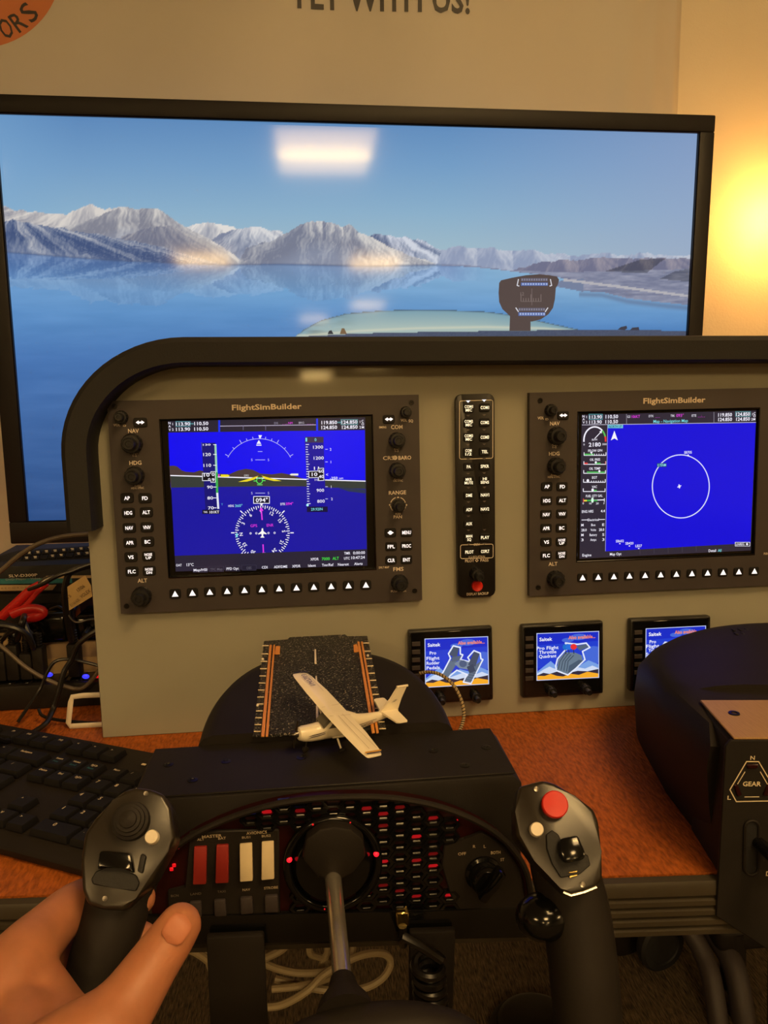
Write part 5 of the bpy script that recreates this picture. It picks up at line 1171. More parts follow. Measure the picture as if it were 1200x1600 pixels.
dk.poly([(-.89, .165), (-.92, .168), (-.955, .185), (-.925, .176)], (40, 44, 70)); dk.poly([(-.895, .178), (-.93, .182), (-.95, .192), (-.93, .188)], (120, 116, 110)); dk.build('fin_marking', 'print', at_)

# ------------------------------------------------------------------ throttle quadrant at the right
QA = math.radians(8)
QU, QV = Vector((math.cos(QA), -math.sin(QA), 0)), Vector((math.sin(QA), math.cos(QA), 0))
Q0 = at_z(1143, 1152, .107)
tq = thing('throttle_quadrant', 'black throttle quadrant with bronze top plate and gear lettering at the right', 'throttle quadrant', (.62, -.2, 0))
tql = Vector(tq.location)
def qp(u, v, z): return Vector((Q0.x, Q0.y, 0)) + QU * u + QV * v + Vector((0, 0, z))
rr = []
for k in range(8):
    z = (.001, .045, .075, .092, .102, .107, .1095, .111)[k]
    sc = (1, 1, .985, .955, .92, .87, .80, .68)[k]
    t_ = min(1, z / .1) ** 1.3
    lerp = lambda p, q: p * (1 - t_) + q * t_
    rr.append(dome_ring(lerp(.650, .637), lerp(-.205, -.216), lerp(.1735, .184) * sc, lerp(.160, .174) * sc, z, lerp(6.5, 2.35), -math.radians(10), -.088 if z < .095 else (-.07 if z < .104 else -.02), fs=.945))
part('rear_housing', MB().loft(rr), 'black', tq, 'large rounded black rear housing')
vent = shared('vent', lambda: MB().box((0, 0, 0), (.0022, .0055, .0012), .0004, 1), 'foam')
for k in range(7):
    for j in range(2):
        p = at_z(1146 + k * 10 + j * 4, 984 + j * 6 - k * .5, .1115 - .0006 * k); part('vent_slot', vent, None, tq, loc=p - tql)
part('front_housing', MB().prism([qp(0, .003, .001), qp(.40, .003, .001), qp(.40, .003, .105), qp(.003, .003, .105), qp(0, .003, .102)], QV * .060, .0006, 1), 'black_matte', tq)
part('top_plate', MB().prism([qp(.0015, 0, .1052), qp(.40, 0, .1052), qp(.40, .062, .1052), qp(.0015, .062, .1052)], (0, 0, .0018), .0005, 1), 'bronze', tq, 'brushed bronze top plate')
p = at_z(1147, 1115, .107); part('screw', MB().lathe([(.0040, 0), (.0038, .0007), (.0022, .0008), (.0020, -.0002), (0, -.0002)], p, (0, 0, 1), 18), 'screw', tq)
part('front_plate', MB().prism([qp(-.0035, 0, -.026), qp(-.0035, 0, .1005), qp(0, 0, .105), qp(.40, 0, .105), qp(.40, 0, -.052), qp(.034, 0, -.052)], QV * .0028, .0006, 1), 'black_matte', tq, 'olive black front plate')
qf = lambda px, py, off=0.0: at_pl(px, py, Q0 - QV * off, QV)
part('clamp_leg', MB().prism([qp(.030, -.004, -.05), qp(.16, -.004, -.05), qp(.15, -.004, -.24), qp(.040, -.004, -.24)], QV * -.03, .003, 1), 'black', tq)
dk = Deck(lambda x, y, o: qf(x, y, o) - tql, u=QU, v=(0, 0, 1), off=.0003)
GW = (226, 214, 182)
hexo = [(1166.5, 1190), (1185.5, 1190), (1211, 1233), (1202, 1251.5), (1150.5, 1252.5), (1140.5, 1234)]
dk.line(hexo, 1.6, GW, True)
dk.line([(1164, 1206), (1152.5, 1225)], 1.3, GW); dk.line([(1188, 1206), (1199, 1225)], 1.3, GW); dk.line([(1163.5, 1245.3), (1186, 1245)], 1.3, GW)
dk.text('GEAR', 1175, 1224.7, 8, GW, 28.5, .018); dk.text('N', 1176, 1184, 7, GW, 7, .012); dk.text('L', 1139.5, 1246.3, 7, GW, 5.5, .012); dk.text('R', 1213, 1246, 7, GW, 6.5, .012); dk.text('DN', 1204, 1365, 8, GW, 14, .016)
dk.build('front_lettering', 'print', tq, 'white gear lettering')
for pts in ([(1167, 1195), (1186, 1194.5), (1184, 1201), (1168.5, 1201.5)], [(1147, 1226.5), (1153, 1227), (1160, 1243), (1152, 1245)], [(1205, 1226), (1199, 1227), (1192, 1243), (1200, 1244.5)]):
    part('gear_lamp', MB().prism([qf(x, y, .0012) for x, y in pts], QV * .0014, .0005, 1), 'red_glass', tq, 'dark red gear lamp')
slot = []
for k in range(9): a = math.pi * k / 8; slot.append((1175 + 11 * math.cos(a), 1293 - 11 * math.sin(a)))
for k in range(9): a = math.pi * (1 + k / 8); slot.append((1174 + 11 * math.cos(a), 1356 - 11 * math.sin(a)))
part('lever_slot', MB().prism([qf(x, y, .0004) for x, y in slot], QV * .0006, 0), 'foam', tq)
P = [qf(x, y, .0006) for x, y in slot]
part('slot_rim', MB().tube(P, .0011, 6, closed=True), 'black', tq)
la = qf(1184, 1316, 0); part('gear_lever', MB().tube([la, la - QV * .018 + QU * .004, la - QV * .034 + QU * .010 + Vector((0, 0, -.004))], [.0042, .005, .0085], 14).sphere(la - QV * .036 + QU * .011 + Vector((0, 0, -.004)), .0095, 14, 8), 'black_gloss', tq)

# ------------------------------------------------------------------ keyboard on the desk
KA = math.radians(27)
KU, KV = Vector((math.cos(KA), -math.sin(KA), 0)), Vector((-math.sin(KA), -math.cos(KA), 0))      # along a row, towards the user
KP = .0194
kb = thing('keyboard', 'black full size keyboard with white legends lying on the desk', 'keyboard', at_z(91, 1204, 0), (0, 0, -KA))
kc0 = at_z(119, 1217, .020) - KU * (17.75 * KP) - KV * (2.35 * KP)      # key grid origin
def kpt(c, r, z): q = kc0 + KU * (c * KP) + KV * (r * KP); return Vector((q.x, q.y, z))
kz = lambda r: .0175 - .0012 * r
def kring(e, z0, z1): return [kpt(-.7 + e, -1.05 + e, z0), kpt(23.2 - e, -1.05 + e, z0), kpt(23.2 - e, 6.65 - e, z1), kpt(-.7 + e, 6.65 - e, z1)]
part('case', MB().loft([kring(.1, .001, .001), kring(0, .005, .004), kring(0, .0165, .0075), kring(.12, .0180, .0090)]), 'black', kb)
kbi = XF[kb.name].inverted()
def key_mesh(wu, hu):
    def mk():
        w_, h_ = wu * KP - .0022, hu * KP - .0022; m = MB(); R = []
        for z, s_ in ((0, 0), (.0045, .0009), (.0052, .0016)):
            R.append([(-w_ / 2 + s_, -h_ / 2 + s_, z), (w_ / 2 - s_, -h_ / 2 + s_, z), (w_ / 2 - s_, h_ / 2 - s_, z), (-w_ / 2 + s_, h_ / 2 - s_, z)])
        return m.loft(R)
    return shared('key%.2f_%.2f' % (wu, hu), mk, 'button')
KEYS = []
for i, n in enumerate(('F5', 'F6', 'F7', 'F8')): KEYS.append((n, 7 + i, 0, 1, 1))
for i, n in enumerate(('F9', 'F10', 'F11', 'F12')): KEYS.append((n, 11.5 + i, 0, 1, 1))
for i, n in enumerate(('<', '=', '>')): KEYS.append((n, 15.75 + i, 0, 1, 1))
for i, n in enumerate(('7', '8', '9', '0', '-', '=')): KEYS.append((n, 7.5 + i, 1.35, 1, 1))
KEYS.append(('Backspace', 14, 1.35, 2, 1))
for i, n in enumerate(('Insert', 'Home', 'PgUp')): KEYS.append((n, 15.75 + i, 1.35, 1, 1))
for i, n in enumerate(('Num', '/', '*', '-')): KEYS.append((n, 19 + i, 1.35, 1, 1))
for i, n in enumerate(('U', 'I', 'O', 'P', '[', ']')): KEYS.append((n, 8 + i, 2.35, 1, 1))
KEYS[-1] = (']', 12.75, 2.35, 1, 1); KEYS[-2] = ('[', 11.75, 2.35, 1, 1)
KEYS = [k for k in KEYS if not (k[0] in 'UIOP' and k[2] == 2.35)] + [(n, 7.75 + i, 2.35, 1, 1) for i, n in enumerate('UIOP')]
KEYS.append(('/', 14.1, 2.35, 1.5, 1))
for i, n in enumerate(('Delete', 'End', 'PgDn')): KEYS.append((n, 15.75 + i, 2.35, 1, 1))
for i, n in enumerate('789'): KEYS.append((n, 19 + i, 2.35, 1, 1))
for i, n in enumerate("JKL;'"): KEYS.append((n, 8.0 + i, 3.35, 1, 1))
KEYS.append(('Enter', 13.75, 3.35, 2.2, 1))
for i, n in enumerate('456'): KEYS.append((n, 19 + i, 3.35, 1, 1))
for i, n in enumerate('M,./'): KEYS.append((n, 8.5 + i, 4.35, 1, 1))
KEYS.append(('Shift', 13.5, 4.35, 2.7, 1)); KEYS.append(('^', 16.75, 4.35, 1, 1))
for i, n in enumerate('123'): KEYS.append((n, 19 + i, 4.35, 1, 1))
for i, n in enumerate(('Alt', 'Menu', 'Ctrl')): KEYS.append((n, 11.4 + 1.3 * i, 5.35, 1.25, 1))
for i, n in enumerate(('<', 'v', '>')): KEYS.append((n, 15.75 + i, 5.35, 1, 1))
for i, n in enumerate(('F1', 'F2', 'F3', 'F4')): KEYS.append((n, 2.5 + i, 0, 1, 1))
KEYS.append(('Esc', .5, 0, 1, 1))
for i, n in enumerate("`123456"): KEYS.append((n, .5 + i, 1.35, 1, 1))
KEYS.append(('Tab', .75, 2.35, 1.5, 1)); KEYS += [(n, 2 + i, 2.35, 1, 1) for i, n in enumerate('QWERTY')][:6]
KEYS.append(('Caps', .87, 3.35, 1.75, 1)); KEYS += [(n, 2.25 + i, 3.35, 1, 1) for i, n in enumerate('ASDFGH')][:6]
KEYS.append(('Shift', 1.12, 4.35, 2.25, 1)); KEYS += [(n, 2.75 + i, 4.35, 1, 1) for i, n in enumerate('ZXCVBN')][:6]
KEYS += [('Ctrl', .65, 5.35, 1.3, 1), ('Alt', 3.1, 5.35, 1.25, 1), (' ', 7.0, 5.35, 6.2, 1)]
KEYS += [('+', 22, 2.85, 1, 2), ('Enter', 22, 4.85, 1, 2)]
KEYS += [('0', 19.5, 5.35, 2, 1), ('.', 21, 5.35, 1, 1)]
for n, c, r, wu, hu in KEYS:
    p = kbi @ kpt(c, r, kz(r)); o = part('key', key_mesh(wu, hu), None, kb, loc=p)
    fl = MB(); big = len(n) == 1
    v, f, tw = text2d(n, .02); s_ = .0040 if big and n.isalnum() else .0027; sx = s_ if big else s_ * .85
    ox, oy = (-.0035 * (wu > 1 or big), .0030) if big else (-(wu - 1) * KP * .25, .0030)
    vv = [fl.bm.verts.new((ox + x * sx, oy + y * s_, .00535)) for x, y in v]
    for q in f:
        try: fl.bm.faces.new([vv[i] for i in q])
        except ValueError: pass
    if n in ('Insert', 'Home', 'PgUp'):
        pass
    me = fl.mesh('legend', None, True); me.materials.append(M['cream']); part('legend', me, None, o)
    if n in ('Insert', 'Home', 'PgUp'):
        v, f, tw = text2d({'Insert': 'Print', 'Home': 'Scroll', 'PgUp': 'Pause'}[n], .02); fl = MB()
        vv = [fl.bm.verts.new((x * .0022, -.0022 + y * .0026, .00535)) for x, y in v]
        for q in f:
            try: fl.bm.faces.new([vv[i] for i in q])
            except ValueError: pass
        me = fl.mesh('legend', None, True); me.materials.append(M['teal']); part('legend', me, None, o, 'blue legend')
part('lock_lamp', MB().box((0, 0, 0), (.004, .0022, .0006)), 'cream', kb, world=False, loc=kbi @ kpt(19.6, .15, .0183))

# ------------------------------------------------------------------ things behind and left of the panel
def yprism(pts, y, depth, m, name, parent, bev=.002, label=None, seg=2):
    return part(name, MB().prism([at_y(a, b, y) for a, b in pts], (0, depth, 0), bev, seg), m, parent, label)
ps = thing('power_strip', 'long black power strip with blue lit switches behind the panel', 'power strip', (-.12, .1, 0))
part('body', MB().box((-.10, .099, .0145), (.30, .034, .0285), .003), 'black', ps)
for k in range(6):
    x = at_y(8 + k * 27, 1070, .09).x
    part('outlet', MB().box((x, .099, .0292), (.016, .024, .0014), .0004, 1), 'black_gloss', ps)
for q in ((77, 1054), (134, 1057)): part('lamp', MB().sphere(at_y(*q, .088), (.004, .0016, .0028), 12, 6), 'led_blue', ps, 'blue lit switch')
for q in ((142, 1075), (152, 1056)): part('lamp', MB().sphere(at_y(*q, .088), (.004, .0016, .0026), 12, 6), 'led_red', ps, 'small red lamp')
def plug(px, py, y, w_=.012, h_=.034, lab=''):
    b = at_y(px, py, y)
    t = thing('power_plug', lab, 'plug', (b.x, b.y, .031), group='black plugs in the power strip')
    part('body', MB().box((b.x, b.y, .031 + h_ / 2), (w_, .016, h_), .002), 'black', t)
    m = MB()
    for k in range(5): m.lathe([(.0036, 0), (.0044, .0008), (.0044, .0022), (.0036, .003)], (b.x, b.y, .031 + h_ + k * .003), (0, 0, 1), 12)
    part('strain_relief', m, 'cable', t); return Vector((b.x, b.y, .031 + h_ + .014))
tops = [plug(q, 1070, .099, wd, hh, lab) for q, wd, hh, lab in ((5, .014, .034, 'leftmost black plug at the left picture edge'), (26, .013, .040, 'black plug second from the left on the power strip'), (47, .013, .030, 'black plug third from the left on the power strip'), (66, .012, .036, 'black plug left of the blue switch light'), (121, .013, .038, 'black plug nearest the panel edge'))]
cb = thing('cardboard_box', 'pale brown cardboard box behind the power strip', 'box', (-.12, .19, 0))
part('body', MB().box((-.13, .175, .031), (.34, .09, .060), .001), 'card', cb)
part('tape', MB().box((-.13, .1298, .031), (.34, .0006, .02)), 'paper', cb)
# adapters on the box
ad = thing('power_adapter', 'black power adapter lying left of the cable tag', 'adapter', (-.1, .145, .0615))
a_ = at_y(68, 1006, .11); part('body', MB().box((a_.x, .145, .0795), (.052, .055, .036), .007, 3), 'black_gloss', ad); part('lead_boot', MB().lathe([(.005, 0), (.003, .02)], (a_.x + .026, .145, .078), (1, 0, 0), 12), 'cable', ad)
ad = thing('power_adapter', 'black power adapter beside the panel edge below the tag', 'adapter', (-.06, .145, .0615))
a_ = at_y(138, 1008, .11); part('body', MB().box((a_.x, .145, .077), (.034, .05, .031), .006, 3), 'black_gloss', ad); part('lead_boot', MB().lathe([(.004, 0), (.003, .02)], (a_.x, .119, .077), (0, -1, 0), 12), 'cable', ad)
# black device and the recorder box with the teal stripe
bd = thing('black_device', 'matt black box under the recorder box, behind the red pliers', 'box', (-.14, .22, .09))
yprism([(-30, 926), (112, 922), (116, 1002), (-30, 1008)], .175, .14, 'black', 'body', bd, .004)
part('front_edge', MB().box((at_y(45, 985, .1735).x, .1735, at_y(45, 985, .1735).z), (.15, .003, .002)), 'black_gloss', bd)
rb_ = thing('recorder_box', 'black recorder carton with teal and cream stripes and white lettering', 'box', (-.14, .25, .12))
yprism([(-40, 887), (150, 880), (150, 924), (-40, 926)], .162, .13, 'foam', 'body', rb_, .001)
yprism([(-38, 905), (112, 903), (113, 911), (-38, 913)], .1612, .0009, 'teal', 'teal_stripe', rb_, 0)
yprism([(-38, 914.5), (88, 914), (82, 922), (-38, 924)], .1612, .0009, 'card', 'cream_stripe', rb_, 0)
yprism([(72, 900), (150, 899), (150, 903), (70, 904)], .1610, .0009, 'card', 'cream_stripe', rb_, 0)
bx = Vector(rb_.location); dk = Deck(lambda x, y, o: at_y(x, y, .1612 - o) - bx, off=.0002)
dk.text('SLV-D300P', 36, 899, 4.6, (214, 200, 180), 45, .014); dk.text('DVD Player - Video', 36, 904.5, 3.4, (150, 146, 140), 54, .0); dk.text('R E C O R D E R', 25, 918.5, 3, (120, 92, 60), 46); dk.build('lettering', 'print', rb_)
# second keyboard further back
k2 = thing('keyboard', 'second black keyboard lying on the boxes behind the panel edge', 'keyboard', (-.12, .3, .14))
k2a, k2b = Vector((-.22, .172, .128)), Vector((.02, .172, .128))
K2 = Vector((0, .86, .5)).normalized(); KN = Vector((0, -.5, .86))
zf = lambda px, py, off=0: at_pl(px, py, Vector((-.1, .20, .150)) + KN * off, KN)
part('case', MB().prism([zf(x, y) for x, y in [(0, 866), (30, 858), (190, 848), (190, 882), (-20, 892)]], -KN * .010, .003, 2), 'foam', k2)
km = shared('rear_key', lambda: MB().box((0, 0, 0), (.0085, .0075, .0022), .0006, 1, axes=(Vector((1, 0, 0)), K2, KN)), 'button')
k2l = Vector(k2.location)
for r_, y0 in ((0, 866), (1, 874)):
    for k in range(9):
        x = 32 + k * 13.5 - r_ * 4; y = y0 - k * 1.1
        p = zf(x, y, .001); o = part('key', km, None, k2, loc=p - k2l)
        if (k + r_) % 3 != 1 or r_ == 0:
            lg = shared('rear_legend', lambda: MB().box(KN * .0013 + K2 * .0012, (.0036, .0010, .0003), 0, axes=(Vector((1, 0, 0)), K2, KN)).box(KN * .0013 - K2 * .0010 + Vector((.0008, 0, 0)), (.0030, .0009, .0003), 0, axes=(Vector((1, 0, 0)), K2, KN)), 'legend_lit' if False else 'white')
            part('legend', lg, None, o)
# red handled pliers
pv = thing('pliers', 'red handled pliers lying among the cables', 'pliers', at_y(40, 940, .125))
hy = .120
part('handle', MB().tube(smooth([at_y(x, y, hy) for x, y in ((0, 966), (22, 946), (45, 925), (63, 914))], 5), [(.004 + .0008 * math.sin(k * .3), .0055) for k in range(16)], 10), 'red_plastic', pv)
part('handle', MB().tube(smooth([at_y(x, y, hy - .006) for x, y in ((22, 957), (40, 946), (58, 926), (74, 912))], 5), [(.0018, .0028)] * 16, 8), 'red_plastic', pv)
part('handle', MB().tube(smooth([at_y(x, y, hy - .008) for x, y in ((18, 960), (36, 953), (55, 951), (68, 956), (60, 963), (42, 966))], 5), [(.004, .0052)] * 26, 10), 'red_plastic', pv)
part('jaw', MB().tube([at_y(x, y, hy) for x, y in ((61, 916), (72, 907), (84, 900))], [.004, .0045, .0015], 10), 'metal', pv, 'dark steel jaw')
# cables
def cable(label, pts, r, m='cable', n=8, name='cable', group='cables beside the panel', seg=8):
    P = smooth([at_y(x, y, yy) if not isinstance(x, Vector) else x for x, y, yy in pts], n)
    o = bpy.data.objects.new(name, None)
    return solo(name, MB().tube(P, r, seg), m, label, 'cable', group, org=P[0])
V3 = lambda v: (v, 0, 0)
cable('grey cable arching over the boxes from the left edge to the panel', [(-30, 915, .09), (0, 893, .09), (30, 868, .09), (60, 850, .09), (95, 839, .09), (137, 834.5, .09), (165, 836, .09)], .0026, 'cable_grey')
tg = cable('thick black cable hanging from the panel edge with a paper tag', [(165, 880, .08), (140, 884, .08), (118, 890, .08), (106, 900, .08), (101, 930, .08), (105, 965, .082), (112, 1000, .088), V3(tops[4] + Vector((0, -.001, .03))), V3(tops[4])], .0035)
cable('thin black cable from the panel edge dropping across the tag', [(165, 876, .075), (135, 884, .075), (112, 893, .075), (90, 900, .075), (66, 913, .078), (45, 921, .09)], .0022)
cable('black cable with a shiny edge running down to the keyboard', [(165, 978, .05), (140, 992, .05), (122, 1008, .05), (112, 1030, .05), (100, 1050, .045), (92, 1080, .04), (82, 1110, .035), (70, 1132, .012), (40, 1150, -.010), (8, 1158, -.04), (-15, 1150, -.06)], .0028)
cable('thin black cable looping from the keyboard over the power strip', [(28, 1128, .036), (45, 1103, .05), (62, 1078, .06), (74, 1050, .064), (86, 1034, .066), (105, 1030, .066), (130, 1034, .066), (162, 1042, .066)], .0018)
cable('grey cable sagging in front of the power strip', [(-15, 996, .07), (12, 1018, .07), (40, 1042, .068), (70, 1060, .066), (100, 1072, .064), (125, 1076, .062), (142, 1064, .062), (160, 1040, .062)], .0022, 'cable_grey')
cable('thin black cable on the desk under the white bracket', [(60, 1108, .045), (66, 1118, .040), (85, 1124, .036), (120, 1128, .034), (165, 1131, .034)], .0017)
cable('black cable looping at the left edge above the plugs', [(-20, 976, .08), (15, 979, .08), (40, 990, .082), (52, 1012, .088), V3(tops[2] + Vector((0, 0, .02))), V3(tops[2])], .0032)
cable('black cable rising from the second plug at the left edge', [V3(tops[1]), (26, 1000, .095), (30, 985, .09), (36, 970, .09), (38, 962, .10)], .0034)
cable('black cable curling at the far left edge above the first plug', [V3(tops[0]), (3, 1000, .09), (10, 992, .085), (22, 985, .083), (12, 978, .083), (-20, 986, .083)], .0026)
cable('black cable from the plug beside the blue switch light', [V3(tops[3]), (58, 1004, .10), (50, 992, .10), (40, 984, .098), (25, 978, .096), (-15, 968, .096)], .0030)
cable('thin cable curving over the black boxes to the panel', [(165, 965, .08), (140, 968, .078), (118, 972, .078), (104, 957, .082), (92, 948, .09), (78, 952, .1)], .0014)
tgp = [(105, 917, .076), (133, 899, .074), (142, 915, .0735), (144, 932, .0735), (108, 954, .076)]
P = [at_y(*q) for q in tgp]
def loc_in(o, mb): return mb.mesh('tag', Matrix.Translation(-o.location))
me = loc_in(tg, MB().prism(P, (0, .0006, 0), 0)); me.materials.append(M['paper']); tgo = part('paper_tag', me, None, tg, 'cream paper tag with printed letters')
dk = Deck(lambda x, y, o: at_y(x, y, .0729 - o) - tg.location, off=.0006)
dk.text('17/06', 126, 919, 6, (70, 52, 34), 14, .0, .62); dk.text('VOLEX', 133, 927.5, 6, (70, 52, 34), 19, .0, .62); dk.text('E116163L', 117, 941, 5, (80, 60, 40), 18, .0, .62); dk.text('15', 108, 932, 5, (80, 60, 40), 6, .0, .62)
dk.build('lettering', 'print', tgo)
# white bracket standing on the desk
wb = [at_y(160, 1083, .03), at_y(130, 1085.5, .028), at_y(113, 1089, .026), at_y(110, 1098, .025), at_y(106.5, 1130, .025), at_y(110, 1139, .025), at_y(130, 1140, .025), at_y(160, 1137.5, .025)]
wb = [Vector((p.x, .026, max(p.z, .0032))) for p in wb]
solo('bracket', MB().tube(wb, [(.0014, .0028)] * len(wb), 10), 'white_paint', 'white metal loop bracket standing beside the lower panel corner', 'bracket', org=wb[4])
# braided cable beside the yoke
bp_ = smooth([at_y(x, y, yy) for x, y, yy in ((655, 1052, -.03), (672, 1050, -.035), (690, 1055, -.04), (708, 1070, -.045), (720, 1092, -.05), (725, 1115, -.055), (722, 1132, -.06), (716, 1146, -.066))], 8)
bo = solo('braided_cable', MB().tube(bp_, .0017, 8), 'braid', 'gold braided cable arching from behind the yoke in front of the small display', 'cable', org=bp_[-1])
hp = []; N_ = 260
for k in range(N_):
    u_ = k / (N_ - 1) * (len(bp_) - 1); i = min(int(u_), len(bp_) - 2); p = bp_[i].lerp(bp_[i + 1], u_ - i); t_ = (bp_[i + 1] - bp_[i]).normalized()
    a_ = t_.cross(Vector((0, 1, 0))).normalized(); b_ = t_.cross(a_); th = k * .75; hp.append(p + (a_ * math.cos(th) + b_ * math.sin(th)) * .00165)
me = MB().tube(hp, .00042, 5).mesh('weave', Matrix.Translation(-bo.location)); me.materials.append(M['black']); part('weave', me, None, bo, 'dark winding on the braid')

# ------------------------------------------------------------------ under the desk
def zcable(label, pts, r, m, group=None, name='cable'):
    P = smooth([at_y(x, y, yy) for x, y, yy in pts], 10)
    return solo(name, MB().tube(P, r, 8), m, label, 'cable', group, org=P[0])
BG = 'beige cables hanging under the desk'
zcable('beige cable looping left of the chrome shaft under the desk', [(470, 1440, .02), (445, 1480, .02), (412, 1500, .02), (430, 1512, .02), (470, 1520, .02), (520, 1516, .02), (545, 1500, .03), (552, 1478, .04), (540, 1460, .05)], .0042, 'cable_beige', BG)
zcable('beige cable forming a wide loop right of the chrome shaft', [(400, 1574, .0), (440, 1570, .0), (480, 1548, .0), (510, 1520, .01), (560, 1494, .02), (598, 1490, .03), (610, 1505, .03), (596, 1530, .02), (560, 1546, .02), (500, 1546, .02), (430, 1530, .03)], .0042, 'cable_beige', BG)
zcable('beige cable doubled behind the chrome shaft under the desk', [(425, 1545, .01), (470, 1540, .01), (520, 1524, .03), (508, 1500, .05), (485, 1490, .05), (488, 1466, .05), (506, 1462, .05), (512, 1485, .05), (500, 1512, .05)], .0040, 'cable_beige', BG)
zcable('beige cable showing between the thumb and the yoke clamp', [(288, 1480, .0), (310, 1490, .0), (330, 1506, .0), (350, 1530, .0)], .0042, 'cable_beige', BG)
zcable('beige cable dropping beside the left yoke clamp', [(322, 1474, .06), (325, 1500, .06), (334, 1528, .06), (345, 1560, .06)], .0040, 'cable_beige', BG)
# coiled lead from the yoke socket
s0 = fy(629, 1447, .004); coil = [s0, s0 + Vector((0, -.002, -.012))]
cp0 = at_y(644, 1486, -.314); coil += [cp0 + Vector((-.004, 0, .01))]
ax0, ax1 = at_y(668, 1502, -.316), at_y(680, 1640, -.316)
for k in range(150):
    u_ = k / 149; th = k * .42; p = ax0.lerp(ax1, u_); coil.append(p + Vector((math.cos(th) * .0085, math.sin(th) * .0085, 0)))
solo('coiled_lead', MB().tube(smooth(coil, 2), .0030, 8), 'cable', 'black coiled lead hanging from the shiny socket of the yoke', 'cable', org=s0)
# chair under the desk
ch = thing('swivel_chair', 'dark swivel chair base with a round caster on the carpet under the desk', 'chair', at_z(1150, 1560, -.74))
wc = at_z(1030, 1512, -.74); wc = Vector((wc.x, wc.y, -.70))
wax = Vector((.25, -1, .05)).normalized()
part('caster_wheel', MB().lathe([(.034, -.014), (.044, -.012), (.048, -.006), (.048, .007), (.043, .012), (.032, .013), (.030, .011), (0, .011)], wc + Vector((0, 0, .009)), wax, 28), 'foam', ch)
part('caster_wheel', MB().lathe([(.036, -.012), (.046, -.005), (.046, .006), (.036, .011)], wc + Vector((-.042, .05, 0)), wax, 24), 'black', ch)
part('caster_hood', MB().tube([wc + Vector((-.03, .02, .03)), wc + Vector((-.006, .02, .047)), wc + Vector((.03, .02, .046))], [.010, .014, .012], 12), 'black_gloss', ch)
part('stem', MB().tube([wc + Vector((0, .03, .03)), wc + Vector((.004, .03, .085))], .008, 10), 'metal', ch)
def spoke(pts, r): return MB().tube(smooth([at_y(x, y, yy) for x, y, yy in pts], 8), r, 12)
part('leg', spoke([(1052, 1418, .46), (1075, 1450, .44), (1098, 1490, .41), (1112, 1530, .38), (1122, 1600, .34), (1124, 1660, .30)], .017), 'bezel', ch)
part('leg', spoke([(1066, 1412, .50), (1095, 1445, .47), (1125, 1472, .43), (1148, 1515, .39), (1160, 1580, .35), (1170, 1660, .30)], .020), 'bezel', ch)
part('seat_mechanism', MB().box(at_y(1150, 1440, .45), (.12, .10, .05), .015, 3), 'black', ch)
part('column', MB().tube([at_y(1145, 1450, .42), at_y(1145, 1700, .42)], .022, 14), 'black', ch)
# round dark pedal on the carpet at the bottom
pc = at_z(838, 1625, -.74)
pd = thing('foot_pedal', 'round black foot pedal on the carpet beside the right grip', 'pedal', pc)
part('base', MB().lathe([(.078, 0), (.078, .018), (.070, .024), (0, .024)], pc, (0, 0, 1), 32), 'black', pd)
part('tread', MB().lathe([(.066, .024), (.064, .034), (.055, .038), (0, .040)], pc, (0, 0, 1), 32), 'black_gloss', pd)

# ------------------------------------------------------------------ the person's left hand on the left grip
def limb(m, nodes, n=6, seg=16):
    pts = smooth([at_d(x, y, d_) for x, y, d_, r in nodes], n); rr_ = [v.x for v in smooth([(r, 0, 0) for *_, r in nodes], n)]
    m.tube(pts, rr_, seg); m.sphere(pts[0], rr_[0], 14, 10); m.sphere(pts[-1], rr_[-1], 14, 10)
hm_ = MB()
limb(hm_, [(-10, 1800, .285, .024), (70, 1690, .300, .0205), (150, 1622, .312, .0178), (195, 1572, .322, .0138), (238, 1508, .333, .0116), (262, 1474, .338, .0108), (281, 1446, .341, .0098)])
limb(hm_, [(-120, 1760, .300, .030), (-40, 1630, .328, .024), (25, 1512, .352, .0165), (75, 1452, .376, .0128), (122, 1412, .396, .0115), (170, 1398, .409, .0105), (205, 1400, .404, .0095), (218, 1404, .396, .0085)])
limb(hm_, [(-130, 1790, .305, .028), (-40, 1670, .335, .023), (15, 1560, .362, .0165), (60, 1500, .390, .0128), (115, 1478, .412, .0115), (175, 1466, .418, .0105), (214, 1466, .405, .009), (224, 1470, .397, .0085)])
limb(hm_, [(-140, 1830, .305, .026), (-60, 1730, .335, .022), (-5, 1620, .368, .016), (45, 1565, .398, .0122), (100, 1545, .418, .0108), (160, 1535, .420, .0098), (196, 1538, .408, .0085)])
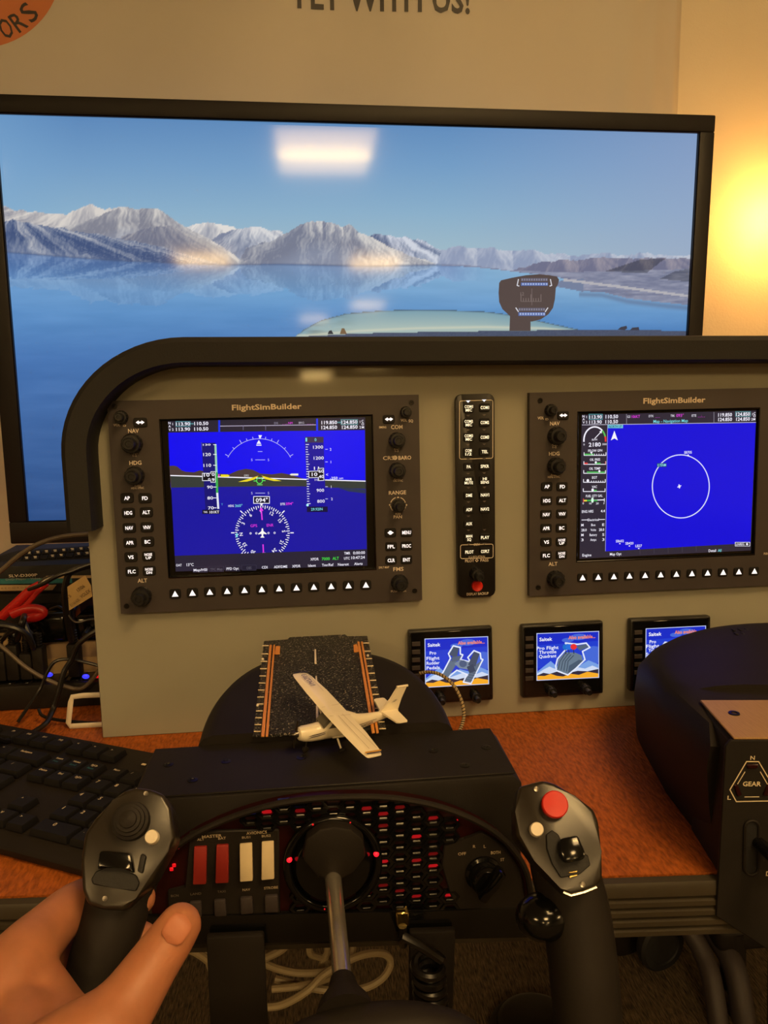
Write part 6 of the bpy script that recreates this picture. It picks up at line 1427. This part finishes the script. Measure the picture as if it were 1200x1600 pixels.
limb(hm_, [(-150, 1860, .300, .024), (-80, 1780, .330, .020), (-20, 1680, .370, .014), (30, 1630, .398, .0105), (85, 1610, .415, .0095), (140, 1605, .412, .0085)])
limb(hm_, [(120, 1640, .318, .016), (90, 1592, .338, .0135), (60, 1545, .350, .0130), (35, 1520, .354, .013)])
limb(hm_, [(60, 1700, .305, .022), (10, 1620, .333, .022), (-40, 1700, .322, .028)])
limb(hm_, [(-60, 1740, .300, .034), (-130, 1850, .285, .036), (-260, 2050, .255, .040), (-420, 2300, .215, .044)])
me0 = hm_.mesh('hand_cage')
tmp = bpy.data.objects.new('hand_cage', me0); COL.objects.link(tmp)
rm = tmp.modifiers.new('remesh', 'REMESH'); rm.mode = 'VOXEL'; rm.voxel_size = .0019; rm.use_smooth_shade = True
sm_ = tmp.modifiers.new('smooth', 'SMOOTH'); sm_.factor = .5; sm_.iterations = 9
dg = bpy.context.evaluated_depsgraph_get()
hme = bpy.data.meshes.new_from_object(tmp.evaluated_get(dg)); bpy.data.objects.remove(tmp)
ho = at_d(60, 1700, .305)
hme.transform(Matrix.Translation(-ho)); hme.materials.clear(); hme.materials.append(M['skin'])
hand = bpy.data.objects.new('person', hme); COL.objects.link(hand); hand.location = ho
set_props(hand, 'left hand and forearm of a person gripping the left yoke handle', 'person')
# thumb nail
tipc = at_d(276, 1452, .3302); tv_ = (at_d(281, 1446, .341) - at_d(250, 1492, .335)).normalized(); vw = (CAM - tipc).normalized(); sd = tv_.cross(vw).normalized(); vw = sd.cross(tv_)
nb = MB(); R = []
for i in range(9):
    f_ = i / 8; wv = .0052 * (1 - abs(f_ * 2 - 1) ** 3.2) ** .5 + .0002
    R.append([tipc + tv_ * ((f_ - .5) * .0125) + sd * (wv * math.sin(a)) + vw * (.0009 * math.cos(a) ** 1 * (wv / .0054) - .0013 - .0012 * (f_ - .4) ** 2 * 4) for a in [math.radians(-90 + 180 * k / 10) for k in range(11)]])
me = MB().loft(R, closed=False, cap=False).mesh('thumb_nail', Matrix.Translation(-ho)); me.materials.append(M['nail']); part('thumb_nail', me, None, hand, 'pale thumb nail')
